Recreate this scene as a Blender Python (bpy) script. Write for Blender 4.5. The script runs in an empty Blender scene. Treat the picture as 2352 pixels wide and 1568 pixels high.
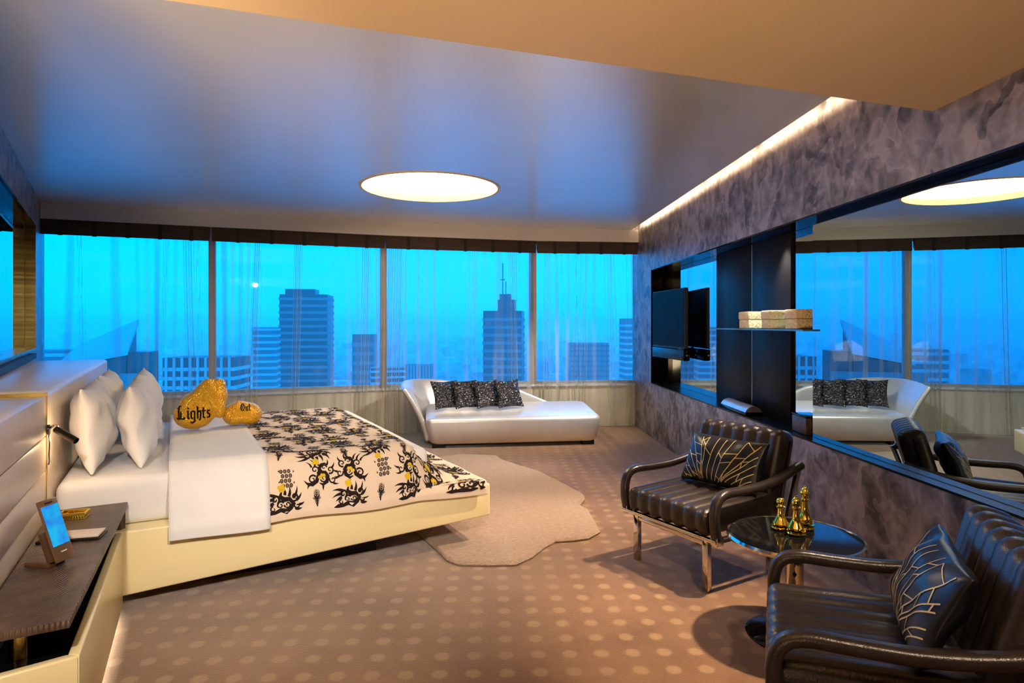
import bpy, bmesh, math, random
from mathutils import Vector, Matrix, noise
from mathutils.bvhtree import BVHTree

sc = bpy.context.scene
COL = sc.collection
PI = math.pi
V = Vector

# ------------------------------------------------------------------ camera
cam_d = bpy.data.cameras.new('camera')
cam = bpy.data.objects.new('camera', cam_d)
COL.objects.link(cam)
cam.location = (0, 0, 1.45)
cam.rotation_euler = (PI / 2, 0, 0)
cam_d.sensor_width = 36.0
cam_d.lens = 36.0 * 1450 / 2352
cam_d.shift_y = -39 / 2352
cam_d.clip_start = 0.05
cam_d.clip_end = 20000
sc.camera = cam

# ------------------------------------------------------------------ world, exposure, lamps
sc.view_settings.view_transform = 'Standard'
sc.view_settings.look = 'None'
sc.view_settings.gamma = 1.0
sc.view_settings.use_curve_mapping = False
sc.view_settings.exposure = 0.0

world = bpy.data.worlds.new('dusk_sky')
sc.world = world
world.use_nodes = True
wn = world.node_tree
wn.nodes.clear()
w_out = wn.nodes.new('ShaderNodeOutputWorld')
w_bg = wn.nodes.new('ShaderNodeBackground')
w_ramp = wn.nodes.new('ShaderNodeValToRGB')
w_sep = wn.nodes.new('ShaderNodeSeparateXYZ')
w_tc = wn.nodes.new('ShaderNodeTexCoord')
wn.links.new(w_tc.outputs['Generated'], w_sep.inputs[0])
wn.links.new(w_sep.outputs['Z'], w_ramp.inputs[0])
wn.links.new(w_ramp.outputs[0], w_bg.inputs[0])
wn.links.new(w_bg.outputs[0], w_out.inputs[0])
w_ramp.color_ramp.elements[0].position = 0.0
w_ramp.color_ramp.elements[0].color = (0.0, 0.315, 0.92, 1)
w_ramp.color_ramp.elements[1].position = 1.0
w_ramp.color_ramp.elements[1].color = (0.0, 0.305, 0.92, 1)
w_bg.inputs[1].default_value = 3.2

cy = sc.cycles
cy.use_adaptive_sampling = True
cy.adaptive_threshold = 0.15
cy.adaptive_min_samples = 16
cy.max_bounces = 6
cy.diffuse_bounces = 3
cy.glossy_bounces = 4
cy.transmission_bounces = 4
cy.transparent_max_bounces = 12
cy.volume_bounces = 2
cy.sample_clamp_indirect = 4.0
cy.caustics_reflective = False
cy.caustics_refractive = False


def aim(o, target):
    d = V(target) - o.location
    o.rotation_euler = d.to_track_quat('-Z', 'Y').to_euler()


def spot(name, loc, target, watts, color, angle, blend=0.5, radius=0.04):
    l = bpy.data.lights.new(name, 'SPOT')
    l.energy = watts
    l.color = color
    l.spot_size = math.radians(angle)
    l.spot_blend = blend
    l.shadow_soft_size = radius
    o = bpy.data.objects.new(name, l)
    COL.objects.link(o)
    o.location = loc
    aim(o, target)
    return o


def point(name, loc, watts, color, radius):
    l = bpy.data.lights.new(name, 'POINT')
    l.energy = watts
    l.color = color
    l.shadow_soft_size = radius
    o = bpy.data.objects.new(name, l)
    COL.objects.link(o)
    o.location = loc
    return o


WARM = (1.0, 0.66, 0.36)
WARM2 = (1.0, 0.76, 0.53)
WARM3 = (1.0, 0.89, 0.76)
# narrow downlights and added spots up inside the ceiling slot along the right wall
for y, tx, ty, ang, wts in [(3.15, 1.05, 3.05, 38, 680), (4.3, 0.6, 4.2, 48, 520), (5.6, 0.0, 5.4, 62, 440), (6.6, 0.0, 7.2, 56, 300), (7.6, 0.5, 8.4, 60, 360), (6.2, -1.6, 7.9, 34, 300)]:
    spot('slot_spot', (2.0 - 0.035 * y, y, 2.74), (tx, ty, 0.2), wts, WARM3 if ty > 6.5 else WARM2, ang, 0.9, 0.05)  # window-end spots are added to brighten the sofa and sill wall
# small joinery light in the top of the mirror recess, over the glass shelf
spot('recess_light', (2.0, 4.8, 2.13), (1.97, 4.8, 1.0), 70, WARM3, 85, 0.8, 0.02)
# unseen spots added under the lower ceiling to brighten bed, headboard and armchair
spot('soffit_fill', (-0.55, 0.15, 2.43), (-1.8, 3.25, 0.6), 350, WARM3, 60, 0.9, 0.06)
spot('soffit_fill', (0.35, 0.30, 2.43), (-0.95, 3.55, 0.25), 430, WARM3, 42, 0.9, 0.06)
spot('soffit_fill', (1.0, 0.5, 2.43), (1.1, 2.2, 0.3), 160, WARM2, 62, 0.9, 0.06)
# unseen upward spots added behind the camera to warm both ceilings
spot('ceiling_fill', (-1.3, -1.3, 0.6), (-0.8, 1.2, 2.5), 1000, WARM, 90, 0.9, 0.4)
spot('ceiling_fill', (-0.6, -0.6, 0.6), (-1.9, 3.0, 2.77), 620, WARM2, 38, 0.9, 0.25)


# ------------------------------------------------------------------ helpers
def S(r, g, b):
    def c(v):
        v /= 255.0
        return v / 12.92 if v <= 0.04045 else ((v + 0.055) / 1.055) ** 2.4
    return (c(r), c(g), c(b), 1.0)


class NT:
    def __init__(self, name):
        self.m = bpy.data.materials.new(name)
        self.m.use_nodes = True
        self.t = self.m.node_tree
        self.t.nodes.clear()
        self.out = self.n('ShaderNodeOutputMaterial')

    def n(self, typ, **kw):
        nd = self.t.nodes.new(typ)
        for k, v in kw.items():
            if k.startswith('i_'):
                nd.inputs[k[2:].replace('_', ' ')].default_value = v
            else:
                setattr(nd, k, v)
        return nd

    def l(self, a, b):
        self.t.links.new(a, b)


def mat(name, col, rough=0.5, metal=0.0, spec=0.5, var=0.0, vscale=8.0, col2=None, bump=0.0, bscale=60.0,
        bdist=0.01, stretch=(1, 1, 1), coat=0.0, sheen=0.0, emit=0.0, ecol=None, detail=4.0, btype='noise'):
    t = NT(name)
    p = t.n('ShaderNodeBsdfPrincipled')
    t.l(p.outputs[0], t.out.inputs[0])
    p.inputs['Base Color'].default_value = col
    p.inputs['Roughness'].default_value = rough
    p.inputs['Metallic'].default_value = metal
    p.inputs['Specular IOR Level'].default_value = spec
    p.inputs['Coat Weight'].default_value = coat
    p.inputs['Sheen Weight'].default_value = sheen
    if emit:
        p.inputs['Emission Color'].default_value = ecol or col
        p.inputs['Emission Strength'].default_value = emit
    tc = t.n('ShaderNodeTexCoord')
    mp = t.n('ShaderNodeMapping')
    mp.inputs['Scale'].default_value = stretch
    t.l(tc.outputs['Object'], mp.inputs[0])
    if col2 is not None or var:
        if col2 is None:
            col2 = tuple(min(1, c * (1 + var)) for c in col[:3]) + (1,)
            col1 = tuple(c * (1 - var) for c in col[:3]) + (1,)
        else:
            col1 = col
        nz = t.n('ShaderNodeTexNoise')
        nz.inputs['Scale'].default_value = vscale
        nz.inputs['Detail'].default_value = detail
        rp = t.n('ShaderNodeValToRGB')
        rp.color_ramp.elements[0].position = 0.3
        rp.color_ramp.elements[1].position = 0.7
        rp.color_ramp.elements[0].color = col1
        rp.color_ramp.elements[1].color = col2
        t.l(mp.outputs[0], nz.inputs[0])
        t.l(nz.outputs[0], rp.inputs[0])
        t.l(rp.outputs[0], p.inputs['Base Color'])
    if bump:
        if btype == 'noise':
            bn = t.n('ShaderNodeTexNoise')
            bn.inputs['Scale'].default_value = bscale
            bn.inputs['Detail'].default_value = 3
        elif btype == 'voronoi':
            bn = t.n('ShaderNodeTexVoronoi')
            bn.inputs['Scale'].default_value = bscale
        else:
            bn = t.n('ShaderNodeTexWave')
            bn.inputs['Scale'].default_value = bscale
            bn.inputs['Distortion'].default_value = 2.0
            bn.inputs['Detail'].default_value = 2.0
        bp = t.n('ShaderNodeBump')
        bp.inputs['Strength'].default_value = bump
        bp.inputs['Distance'].default_value = bdist
        t.l(mp.outputs[0], bn.inputs[0])
        t.l(bn.outputs[0], bp.inputs['Height'])
        t.l(bp.outputs[0], p.inputs['Normal'])
    return t.m


def emit_mat(name, col, strength, col2=None, vscale=3.0):
    t = NT(name)
    e = t.n('ShaderNodeEmission')
    e.inputs[0].default_value = col
    e.inputs[1].default_value = strength
    t.l(e.outputs[0], t.out.inputs[0])
    if col2:
        tc = t.n('ShaderNodeTexCoord')
        nz = t.n('ShaderNodeTexNoise')
        nz.inputs['Scale'].default_value = vscale
        rp = t.n('ShaderNodeValToRGB')
        rp.color_ramp.elements[0].position = 0.35
        rp.color_ramp.elements[1].position = 0.65
        rp.color_ramp.elements[0].color = col
        rp.color_ramp.elements[1].color = col2
        t.l(tc.outputs['Object'], nz.inputs[0])
        t.l(nz.outputs[0], rp.inputs[0])
        t.l(rp.outputs[0], e.inputs[0])
    return t.m


def props(o, label=None, cat=None, group=None, kind=None):
    if label:
        o['label'] = label
    if cat:
        o['category'] = cat
    if group:
        o['group'] = group
    if kind:
        o['kind'] = kind
    return o


def thing(name, label, cat, loc=(0, 0, 0), rz=0.0, group=None, kind=None):
    o = bpy.data.objects.new(name, None)
    COL.objects.link(o)
    o.location = loc
    o.rotation_euler = (0, 0, rz)
    o.empty_display_size = 0.1
    return props(o, label, cat, group, kind)


def mesh(name, verts, faces, m, parent=None, smooth=False, loc=(0, 0, 0), rot=(0, 0, 0), angle=None):
    me = bpy.data.meshes.new(name)
    me.from_pydata([tuple(v) for v in verts], [], faces)
    return link(name, me, m, parent, smooth, loc, rot, angle)


def link(name, me, m, parent=None, smooth=False, loc=(0, 0, 0), rot=(0, 0, 0), angle=None):
    me.update()
    if m is not None and not me.materials:
        me.materials.append(m)
    if smooth:
        for p in me.polygons:
            p.use_smooth = True
        if angle:
            me.set_sharp_from_angle(angle=math.radians(angle))
    o = bpy.data.objects.new(name, me)
    COL.objects.link(o)
    o.location = loc
    o.rotation_euler = rot
    if parent:
        o.parent = parent
    return o


def from_bm(name, bm, m, parent=None, smooth=False, loc=(0, 0, 0), rot=(0, 0, 0), angle=None, fixn=True):
    if fixn:
        bmesh.ops.recalc_face_normals(bm, faces=bm.faces)
    me = bpy.data.meshes.new(name)
    bm.to_mesh(me)
    bm.free()
    return link(name, me, m, parent, smooth, loc, rot, angle)


def bm_box(bm, size, loc=(0, 0, 0), rot=None):
    r = bmesh.ops.create_cube(bm, size=1.0)
    mtx = Matrix.Translation(V(loc))
    if rot is not None:
        mtx = mtx @ rot
    mtx = mtx @ Matrix.Diagonal(V((size[0], size[1], size[2], 1)))
    bmesh.ops.transform(bm, matrix=mtx, verts=r['verts'])
    return r['verts']


def box(name, size, loc, m, parent=None, bevel=0.0, rot=(0, 0, 0), seg=2):
    bm = bmesh.new()
    bm_box(bm, size)
    if bevel:
        bmesh.ops.bevel(bm, geom=list(bm.edges), offset=bevel, segments=seg, affect='EDGES', profile=0.5)
    return from_bm(name, bm, m, parent, bool(bevel), loc, rot, 40 if bevel else None)


def prism(name, pts, z0, z1, m, parent=None, bevel=0.0, z0f=None, seg=2):
    """polygon pts (x, y) extruded from z0 to z1; z0f(x, y) gives an own underside height."""
    n = len(pts)
    bm = bmesh.new()
    lo = [bm.verts.new((x, y, z0f(x, y) if z0f else z0)) for x, y in pts]
    hi = [bm.verts.new((x, y, z1)) for x, y in pts]
    bm.faces.new(lo[::-1])
    bm.faces.new(hi)
    for i in range(n):
        j = (i + 1) % n
        bm.faces.new((lo[i], lo[j], hi[j], hi[i]))
    if bevel:
        bmesh.ops.bevel(bm, geom=list(bm.edges), offset=bevel, segments=seg, affect='EDGES', profile=0.5)
    return from_bm(name, bm, m, parent, bool(bevel), angle=40 if bevel else None)


def lathe(name, prof, m, parent=None, n=32, loc=(0, 0, 0), rot=(0, 0, 0), smooth=True, angle=35):
    verts, faces = [], []
    k = len(prof)
    for i in range(n):
        a = 2 * PI * i / n
        for r, z in prof:
            verts.append((r * math.cos(a), r * math.sin(a), z))
    for i in range(n):
        j = (i + 1) % n
        for q in range(k - 1):
            faces.append((i * k + q, j * k + q, j * k + q + 1, i * k + q + 1))
    bm = bmesh.new()
    vs = [bm.verts.new(v) for v in verts]
    for f in faces:
        try:
            bm.faces.new([vs[i] for i in f])
        except ValueError:
            pass
    bmesh.ops.remove_doubles(bm, verts=bm.verts, dist=1e-5)
    return from_bm(name, bm, m, parent, smooth, loc, rot, angle)


def smooth_path(pts, n=8):
    """Catmull-Rom through 3-D points."""
    P = [V(p) for p in pts]
    P = [P[0] * 2 - P[1]] + P + [P[-1] * 2 - P[-2]]
    out = []
    for i in range(1, len(P) - 2):
        for k in range(n):
            t = k / n
            a, b, c, d = P[i - 1], P[i], P[i + 1], P[i + 2]
            out.append(0.5 * ((2 * b) + (c - a) * t + (2 * a - 5 * b + 4 * c - d) * t * t + (3 * b - a - 3 * c + d) * t ** 3))
    out.append(P[-2])
    return out


def rrect(w, h, r, n=4):
    pts = []
    for cx_, cy_, a0 in ((w / 2 - r, h / 2 - r, 0), (-w / 2 + r, h / 2 - r, PI / 2), (-w / 2 + r, -h / 2 + r, PI), (w / 2 - r, -h / 2 + r, 1.5 * PI)):
        for k in range(n + 1):
            a = a0 + PI / 2 * k / n
            pts.append((cx_ + r * math.cos(a), cy_ + r * math.sin(a)))
    return pts


def sweep(name, path, section, m, parent=None, side=None, smooth=True, closed=False, loc=(0, 0, 0), rot=(0, 0, 0), angle=40):
    path = [V(p) for p in path]
    n = len(path)
    k = len(section)
    verts, faces = [], []
    prev = None
    for i, p in enumerate(path):
        if closed:
            t = (path[(i + 1) % n] - path[i - 1]).normalized()
        else:
            t = (path[min(i + 1, n - 1)] - path[max(i - 1, 0)]).normalized()
        if side is not None:
            s = V(side)
            s = (s - t * s.dot(t)).normalized()
        else:
            s = prev if prev is not None else (V((0, 0, 1)) if abs(t.z) < 0.9 else V((1, 0, 0)))
            s = (s - t * s.dot(t)).normalized()
            prev = s
        u = t.cross(s)
        for a, b in section:
            verts.append(p + s * a + u * b)
    for i in range(n if closed else n - 1):
        j = (i + 1) % n
        for q in range(k):
            r = (q + 1) % k
            faces.append((i * k + q, i * k + r, j * k + r, j * k + q))
    if not closed:
        faces.append(tuple(range(k))[::-1])
        faces.append(tuple((n - 1) * k + q for q in range(k)))
    bm = bmesh.new()
    vs = [bm.verts.new(v) for v in verts]
    for f in faces:
        bm.faces.new([vs[i] for i in f])
    return from_bm(name, bm, m, parent, smooth, loc, rot, angle)


def circ(r, n=10):
    return [(r * math.cos(2 * PI * i / n), r * math.sin(2 * PI * i / n)) for i in range(n)]


def pad(name, w, d, h, r, ribs, depth, m, parent, loc, rot, nx=None, top_crown=0.0):
    """upholstered pad, w along x with rounded rims; ribs = number of stitched channels side by side in x."""
    nx = nx or max(24, ribs * 8)
    verts, faces = [], []
    k = None
    for i in range(nx + 1):
        c = -math.cos(PI * i / nx)
        x = (0.55 * (2 * i / nx - 1) + 0.45 * c) * w / 2
        q = max(0.0, (abs(x) - (w / 2 - r)) / r)
        e = r * (1 - math.sqrt(max(0.0, 1 - min(q, 0.999) ** 2)))
        if ribs:
            ph = (x / w + 0.5) * ribs
            e += depth * (1 - abs(math.sin(PI * ph)) ** 0.6)
        sec = rrect(d - 2 * e, h - 2 * e, max(0.004, r - e * 0.5), 4)
        k = len(sec)
        for a, b in sec:
            cr = top_crown * (1 - (2 * x / w) ** 2) * (1 - (2 * a / d) ** 2) if b > 0 else 0
            verts.append((x, a, b + cr))
    for i in range(nx):
        for q in range(k):
            s = (q + 1) % k
            faces.append((i * k + q, i * k + s, (i + 1) * k + s, (i + 1) * k + q))
    faces.append(tuple(range(k))[::-1])
    faces.append(tuple(nx * k + q for q in range(k)))
    bm = bmesh.new()
    vs = [bm.verts.new(v) for v in verts]
    for f in faces:
        bm.faces.new([vs[i] for i in f])
    return from_bm(name, bm, m, parent, True, loc, rot, 60)


def pillow_geo(w, h, t, n=22, pinch=0.07, wrinkle=0.006, seed=0, power=0.55):
    """plump cushion lying in the x-y plane (w, h), thickness t along z; corners stick out."""
    verts, faces = [], []
    idx = {}
    for sgn in (1, -1):
        for i in range(n + 1):
            for j in range(n + 1):
                x = math.sin(PI / 2 * (2 * i / n - 1))
                y = math.sin(PI / 2 * (2 * j / n - 1))
                edge = i in (0, n) or j in (0, n)
                if edge and sgn < 0:
                    idx[(sgn, i, j)] = idx[(1, i, j)]
                    continue
                px = x * (1 - pinch * (1 - y * y)) * w / 2
                py = y * (1 - pinch * (1 - x * x)) * h / 2
                z = 0 if edge else t / 2 * ((1 - x * x) * (1 - y * y)) ** power
                if not edge:
                    z += wrinkle * noise.noise(V((px * 9 + seed, py * 9, sgn * 3.0))) * 2 * (1 - 0.5 * (x * x + y * y) / 2)
                idx[(sgn, i, j)] = len(verts)
                verts.append((px, py, sgn * max(z, 0 if edge else 0.002)))
    for sgn in (1, -1):
        for i in range(n):
            for j in range(n):
                f = (idx[(sgn, i, j)], idx[(sgn, i + 1, j)], idx[(sgn, i + 1, j + 1)], idx[(sgn, i, j + 1)])
                faces.append(f if sgn > 0 else f[::-1])
    return verts, faces


def ribbons(name, polys, fmap, m, parent=None, thin=False):
    """flat stroked lines; polys = [(pts2d, width)], width a number or one per point; fmap(x, y) -> 3-D point."""
    verts, faces = [], []
    for pts, wd in polys:
        n = len(pts)
        base = len(verts)
        row = []
        for i, p in enumerate(pts):
            a = pts[max(i - 1, 0)]
            b = pts[min(i + 1, n - 1)]
            dx, dy = b[0] - a[0], b[1] - a[1]
            L = math.hypot(dx, dy) or 1
            w = (wd[i] if isinstance(wd, (list, tuple)) else wd) / 2
            l = fmap(p[0] - dy / L * w, p[1] + dx / L * w)
            r = fmap(p[0] + dy / L * w, p[1] - dx / L * w)
            row.append((l, r))
        for l, r in row:
            if l is None or r is None:
                verts += [(0, 0, 0), (0, 0, 0)]
            else:
                verts += [tuple(l), tuple(r)]
        for i in range(n - 1):
            if None in row[i] or None in row[i + 1]:
                continue
            q = base + 2 * i
            faces.append((q, q + 2, q + 3, q + 1))
    used = sorted({i for f in faces for i in f})
    re = {o: k for k, o in enumerate(used)}
    return mesh(name, [verts[i] for i in used], [tuple(re[i] for i in f) for f in faces], m, parent)


# ------------------------------------------------------------------ materials
# carpet: brown pile with paler dots on a square grid that follows the right wall
def carpet_mat():
    t = NT('carpet')
    p = t.n('ShaderNodeBsdfPrincipled')
    p.inputs['Roughness'].default_value = 0.95
    p.inputs['Specular IOR Level'].default_value = 0.15
    p.inputs['Sheen Weight'].default_value = 0.8
    p.inputs['Sheen Roughness'].default_value = 0.4
    t.l(p.outputs[0], t.out.inputs[0])
    tc = t.n('ShaderNodeTexCoord')
    mp = t.n('ShaderNodeMapping')
    mp.inputs['Rotation'].default_value = (0, 0, -0.035)
    mp.inputs['Scale'].default_value = (1 / 0.14, 1 / 0.142, 1)
    t.l(tc.outputs['Object'], mp.inputs[0])
    fr = t.n('ShaderNodeVectorMath', operation='FRACTION')
    t.l(mp.outputs[0], fr.inputs[0])
    sb = t.n('ShaderNodeVectorMath', operation='SUBTRACT')
    sb.inputs[1].default_value = (0.5, 0.5, 0)
    t.l(fr.outputs[0], sb.inputs[0])
    ml = t.n('ShaderNodeVectorMath', operation='MULTIPLY')
    ml.inputs[1].default_value = (1, 1, 0)
    t.l(sb.outputs[0], ml.inputs[0])
    ln = t.n('ShaderNodeVectorMath', operation='LENGTH')
    t.l(ml.outputs[0], ln.inputs[0])
    nz = t.n('ShaderNodeTexNoise')
    nz.inputs['Scale'].default_value = 90
    nz.inputs['Detail'].default_value = 2
    t.l(tc.outputs['Object'], nz.inputs[0])
    ad = t.n('ShaderNodeMath', operation='MULTIPLY_ADD')
    ad.inputs[1].default_value = 0.16
    t.l(nz.outputs[0], ad.inputs[0])
    t.l(ln.outputs['Value'], ad.inputs[2])
    rp = t.n('ShaderNodeValToRGB')
    rp.color_ramp.elements[0].position = 0.27
    rp.color_ramp.elements[0].color = (1, 1, 1, 1)
    rp.color_ramp.elements[1].position = 0.35
    rp.color_ramp.elements[1].color = (0, 0, 0, 1)
    t.l(ad.outputs[0], rp.inputs[0])
    n2 = t.n('ShaderNodeTexNoise')
    n2.inputs['Scale'].default_value = 2.2
    n2.inputs['Detail'].default_value = 5
    t.l(tc.outputs['Object'], n2.inputs[0])
    base = t.n('ShaderNodeValToRGB')
    base.color_ramp.elements[0].position = 0.3
    base.color_ramp.elements[0].color = (0.155, 0.070, 0.026, 1)
    base.color_ramp.elements[1].position = 0.7
    base.color_ramp.elements[1].color = (0.235, 0.118, 0.050, 1)
    t.l(n2.outputs[0], base.inputs[0])
    mx = t.n('ShaderNodeMixRGB')
    mx.inputs[2].default_value = (0.285, 0.165, 0.078, 1)
    t.l(rp.outputs[0], mx.inputs[0])
    t.l(base.outputs[0], mx.inputs[1])
    t.l(mx.outputs[0], p.inputs['Base Color'])
    n3 = t.n('ShaderNodeTexNoise')
    n3.inputs['Scale'].default_value = 220
    t.l(tc.outputs['Object'], n3.inputs[0])
    bp = t.n('ShaderNodeBump')
    bp.inputs['Strength'].default_value = 0.35
    bp.inputs['Distance'].default_value = 0.01
    t.l(n3.outputs[0], bp.inputs['Height'])
    t.l(bp.outputs[0], p.inputs['Normal'])
    return t.m


def plaster_mat():
    """dark trowelled plaster with overlapping satin strokes"""
    t = NT('trowelled_plaster')
    p = t.n('ShaderNodeBsdfPrincipled')
    t.l(p.outputs[0], t.out.inputs[0])
    tc = t.n('ShaderNodeTexCoord')
    nz = t.n('ShaderNodeTexNoise')
    nz.inputs['Scale'].default_value = 3.0
    nz.inputs['Detail'].default_value = 3
    t.l(tc.outputs['Object'], nz.inputs[0])
    mxv = t.n('ShaderNodeMixRGB')
    mxv.blend_type = 'ADD'
    mxv.inputs[0].default_value = 0.55
    t.l(tc.outputs['Object'], mxv.inputs[1])
    t.l(nz.outputs['Color'], mxv.inputs[2])
    vo = t.n('ShaderNodeTexVoronoi')
    vo.inputs['Scale'].default_value = 6.0
    vo.inputs['Randomness'].default_value = 1.0
    t.l(mxv.outputs[0], vo.inputs[0])
    n2 = t.n('ShaderNodeTexNoise')
    n2.inputs['Scale'].default_value = 9
    n2.inputs['Detail'].default_value = 6
    n2.inputs['Distortion'].default_value = 1.2
    t.l(tc.outputs['Object'], n2.inputs[0])
    bw = t.n('ShaderNodeRGBToBW')
    t.l(vo.outputs['Color'], bw.inputs[0])
    vd = t.n('ShaderNodeMath', operation='MULTIPLY_ADD')
    vd.inputs[1].default_value = 0.55
    t.l(bw.outputs[0], vd.inputs[0])
    vm = t.n('ShaderNodeMath', operation='MULTIPLY')
    vm.inputs[1].default_value = 0.5
    t.l(vo.outputs['Distance'], vm.inputs[0])
    t.l(vm.outputs[0], vd.inputs[2])
    mm = t.n('ShaderNodeMixRGB')
    mm.inputs[0].default_value = 0.5
    t.l(vd.outputs[0], mm.inputs[1])
    t.l(n2.outputs[0], mm.inputs[2])
    rp = t.n('ShaderNodeValToRGB')
    rp.color_ramp.elements[0].position = 0.34
    rp.color_ramp.elements[0].color = (0.062, 0.058, 0.070, 1)
    rp.color_ramp.elements[1].position = 0.66
    rp.color_ramp.elements[1].color = (0.42, 0.37, 0.40, 1)
    t.l(mm.outputs[0], rp.inputs[0])
    t.l(rp.outputs[0], p.inputs['Base Color'])
    rr = t.n('ShaderNodeMapRange')
    rr.inputs['To Min'].default_value = 0.28
    rr.inputs['To Max'].default_value = 0.55
    t.l(mm.outputs[0], rr.inputs[0])
    t.l(rr.outputs[0], p.inputs['Roughness'])
    p.inputs['Metallic'].default_value = 0.45
    bp = t.n('ShaderNodeBump')
    bp.inputs['Strength'].default_value = 0.25
    bp.inputs['Distance'].default_value = 0.01
    t.l(mm.outputs[0], bp.inputs['Height'])
    t.l(bp.outputs[0], p.inputs['Normal'])
    return t.m


def sheer_mat():
    """sheer voile: threads that let most light straight through, denser where a fold is seen on edge"""
    t = NT('sheer_voile')
    tr = t.n('ShaderNodeBsdfTransparent')
    tr.inputs[0].default_value = (0.93, 0.97, 0.98, 1)
    df = t.n('ShaderNodeBsdfDiffuse')
    df.inputs[0].default_value = (0.80, 0.76, 0.66, 1)
    tl = t.n('ShaderNodeBsdfTranslucent')
    tl.inputs[0].default_value = (0.80, 0.76, 0.66, 1)
    ms = t.n('ShaderNodeMixShader')
    ms.inputs[0].default_value = 0.45
    t.l(df.outputs[0], ms.inputs[1])
    t.l(tl.outputs[0], ms.inputs[2])
    lw = t.n('ShaderNodeLayerWeight')
    lw.inputs['Blend'].default_value = 0.5
    mr = t.n('ShaderNodeMapRange')
    mr.inputs['From Min'].default_value = 0.05
    mr.inputs['From Max'].default_value = 0.75
    mr.inputs['To Min'].default_value = 0.07
    mr.inputs['To Max'].default_value = 0.80
    t.l(lw.outputs['Facing'], mr.inputs[0])
    mx = t.n('ShaderNodeMixShader')
    t.l(mr.outputs[0], mx.inputs[0])
    t.l(tr.outputs[0], mx.inputs[1])
    t.l(ms.outputs[0], mx.inputs[2])
    t.l(mx.outputs[0], t.out.inputs[0])
    return t.m


def pane_mat():
    t = NT('window_glass')
    tr = t.n('ShaderNodeBsdfTransparent')
    tr.inputs[0].default_value = (0.92, 0.97, 1.0, 1)
    gl = t.n('ShaderNodeBsdfGlossy')
    gl.inputs['Roughness'].default_value = 0.02
    lw = t.n('ShaderNodeFresnel')
    lw.inputs['IOR'].default_value = 1.3
    mx = t.n('ShaderNodeMixShader')
    t.l(lw.outputs[0], mx.inputs[0])
    t.l(tr.outputs[0], mx.inputs[1])
    t.l(gl.outputs[0], mx.inputs[2])
    t.l(mx.outputs[0], t.out.inputs[0])
    return t.m


M = {}
M['carpet'] = carpet_mat()
M['plaster'] = plaster_mat()
M['sheer'] = sheer_mat()
M['pane'] = pane_mat()
M['ceiling'] = mat('satin_ceiling', (0.92, 0.92, 0.92, 1), 0.27, metal=0.6, spec=1.0, var=0.02, vscale=2)
M['soffit'] = mat('soffit_paint', (0.60, 0.45, 0.28, 1), 0.45, spec=0.4, var=0.02, vscale=2)
M['fascia'] = mat('fascia_paint', (0.80, 0.80, 0.83, 1), 0.35, var=0.03, vscale=3)
M['beige_wall'] = mat('beige_wall', (0.86, 0.76, 0.64, 1), 0.7, var=0.05, vscale=4)
M['back_wall'] = mat('lobby_wall', (0.42, 0.33, 0.25, 1), 0.7, var=0.05, vscale=3)
M['mullion'] = mat('grey_mullion', (0.52, 0.47, 0.42, 1), 0.45, metal=0.2, var=0.05)
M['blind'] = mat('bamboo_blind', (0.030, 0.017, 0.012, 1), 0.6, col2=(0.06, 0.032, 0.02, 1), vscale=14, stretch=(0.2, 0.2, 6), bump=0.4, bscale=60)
M['strap'] = mat('blind_strap', (0.012, 0.008, 0.008, 1), 0.7, var=0.1)
M['mirror'] = mat('mirror_silver', (0.44, 0.56, 0.62, 1), 0.0, metal=1.0, var=0.001)
M['black_gloss'] = mat('black_gloss', (0.004, 0.004, 0.005, 1), 0.06, spec=0.22, var=0.05)
M['black_door'] = mat('black_door_lacquer', (0.009, 0.009, 0.010, 1), 0.35, spec=0.06, var=0.05)
M['sill_black'] = mat('sill_black', (0.006, 0.007, 0.010, 1), 0.28, spec=0.12, var=0.1)
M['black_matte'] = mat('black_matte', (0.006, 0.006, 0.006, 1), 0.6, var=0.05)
M['screen'] = mat('screen_black', (0.002, 0.002, 0.002, 1), 0.35, spec=0.03, var=0.02)
M['chrome'] = mat('chrome', (0.72, 0.66, 0.58, 1), 0.08, metal=1.0, var=0.01)
M['bronze'] = mat('bronze_jamb', (0.40, 0.30, 0.09, 1), 0.25, metal=1.0, col2=(0.16, 0.10, 0.035, 1), vscale=4, stretch=(0.3, 0.3, 9))
M['gold'] = mat('polished_gold', (0.90, 0.66, 0.10, 1), 0.12, metal=1.0, var=0.02)
M['brass'] = mat('brass', (0.80, 0.52, 0.14, 1), 0.25, metal=1.0, var=0.05)
M['leather'] = mat('brown_leather', (0.024, 0.017, 0.016, 1), 0.28, spec=0.5, var=0.25, vscale=14, bump=0.25, bscale=180, bdist=0.004)
M['satin'] = mat('black_satin', (0.006, 0.007, 0.011, 1), 0.32, spec=0.45, var=0.2, vscale=10)
M['gold_thread'] = mat('gold_thread', (0.72, 0.56, 0.26, 1), 0.45, metal=0.3, var=0.1)
M['cream'] = mat('cream_lacquer', (0.92, 0.78, 0.44, 1), 0.32, spec=0.5, var=0.02, vscale=2)
M['headboard'] = mat('headboard_leather', (0.80, 0.68, 0.55, 1), 0.32, spec=0.5, var=0.04, vscale=3)
M['linen'] = mat('white_linen', (0.84, 0.83, 0.84, 1), 0.9, spec=0.2, var=0.02, vscale=6, bump=0.15, bscale=350, bdist=0.003)
M['quilt'] = mat('peach_quilt', (0.80, 0.64, 0.50, 1), 0.9, spec=0.15, var=0.02, vscale=6, bump=0.15, bscale=300, bdist=0.003)
M['ink'] = mat('black_print', (0.022, 0.014, 0.014, 1), 0.9, spec=0.1, var=0.1)
M['ink_yellow'] = mat('yellow_print', (0.72, 0.48, 0.03, 1), 0.9, spec=0.1, var=0.1)
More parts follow.
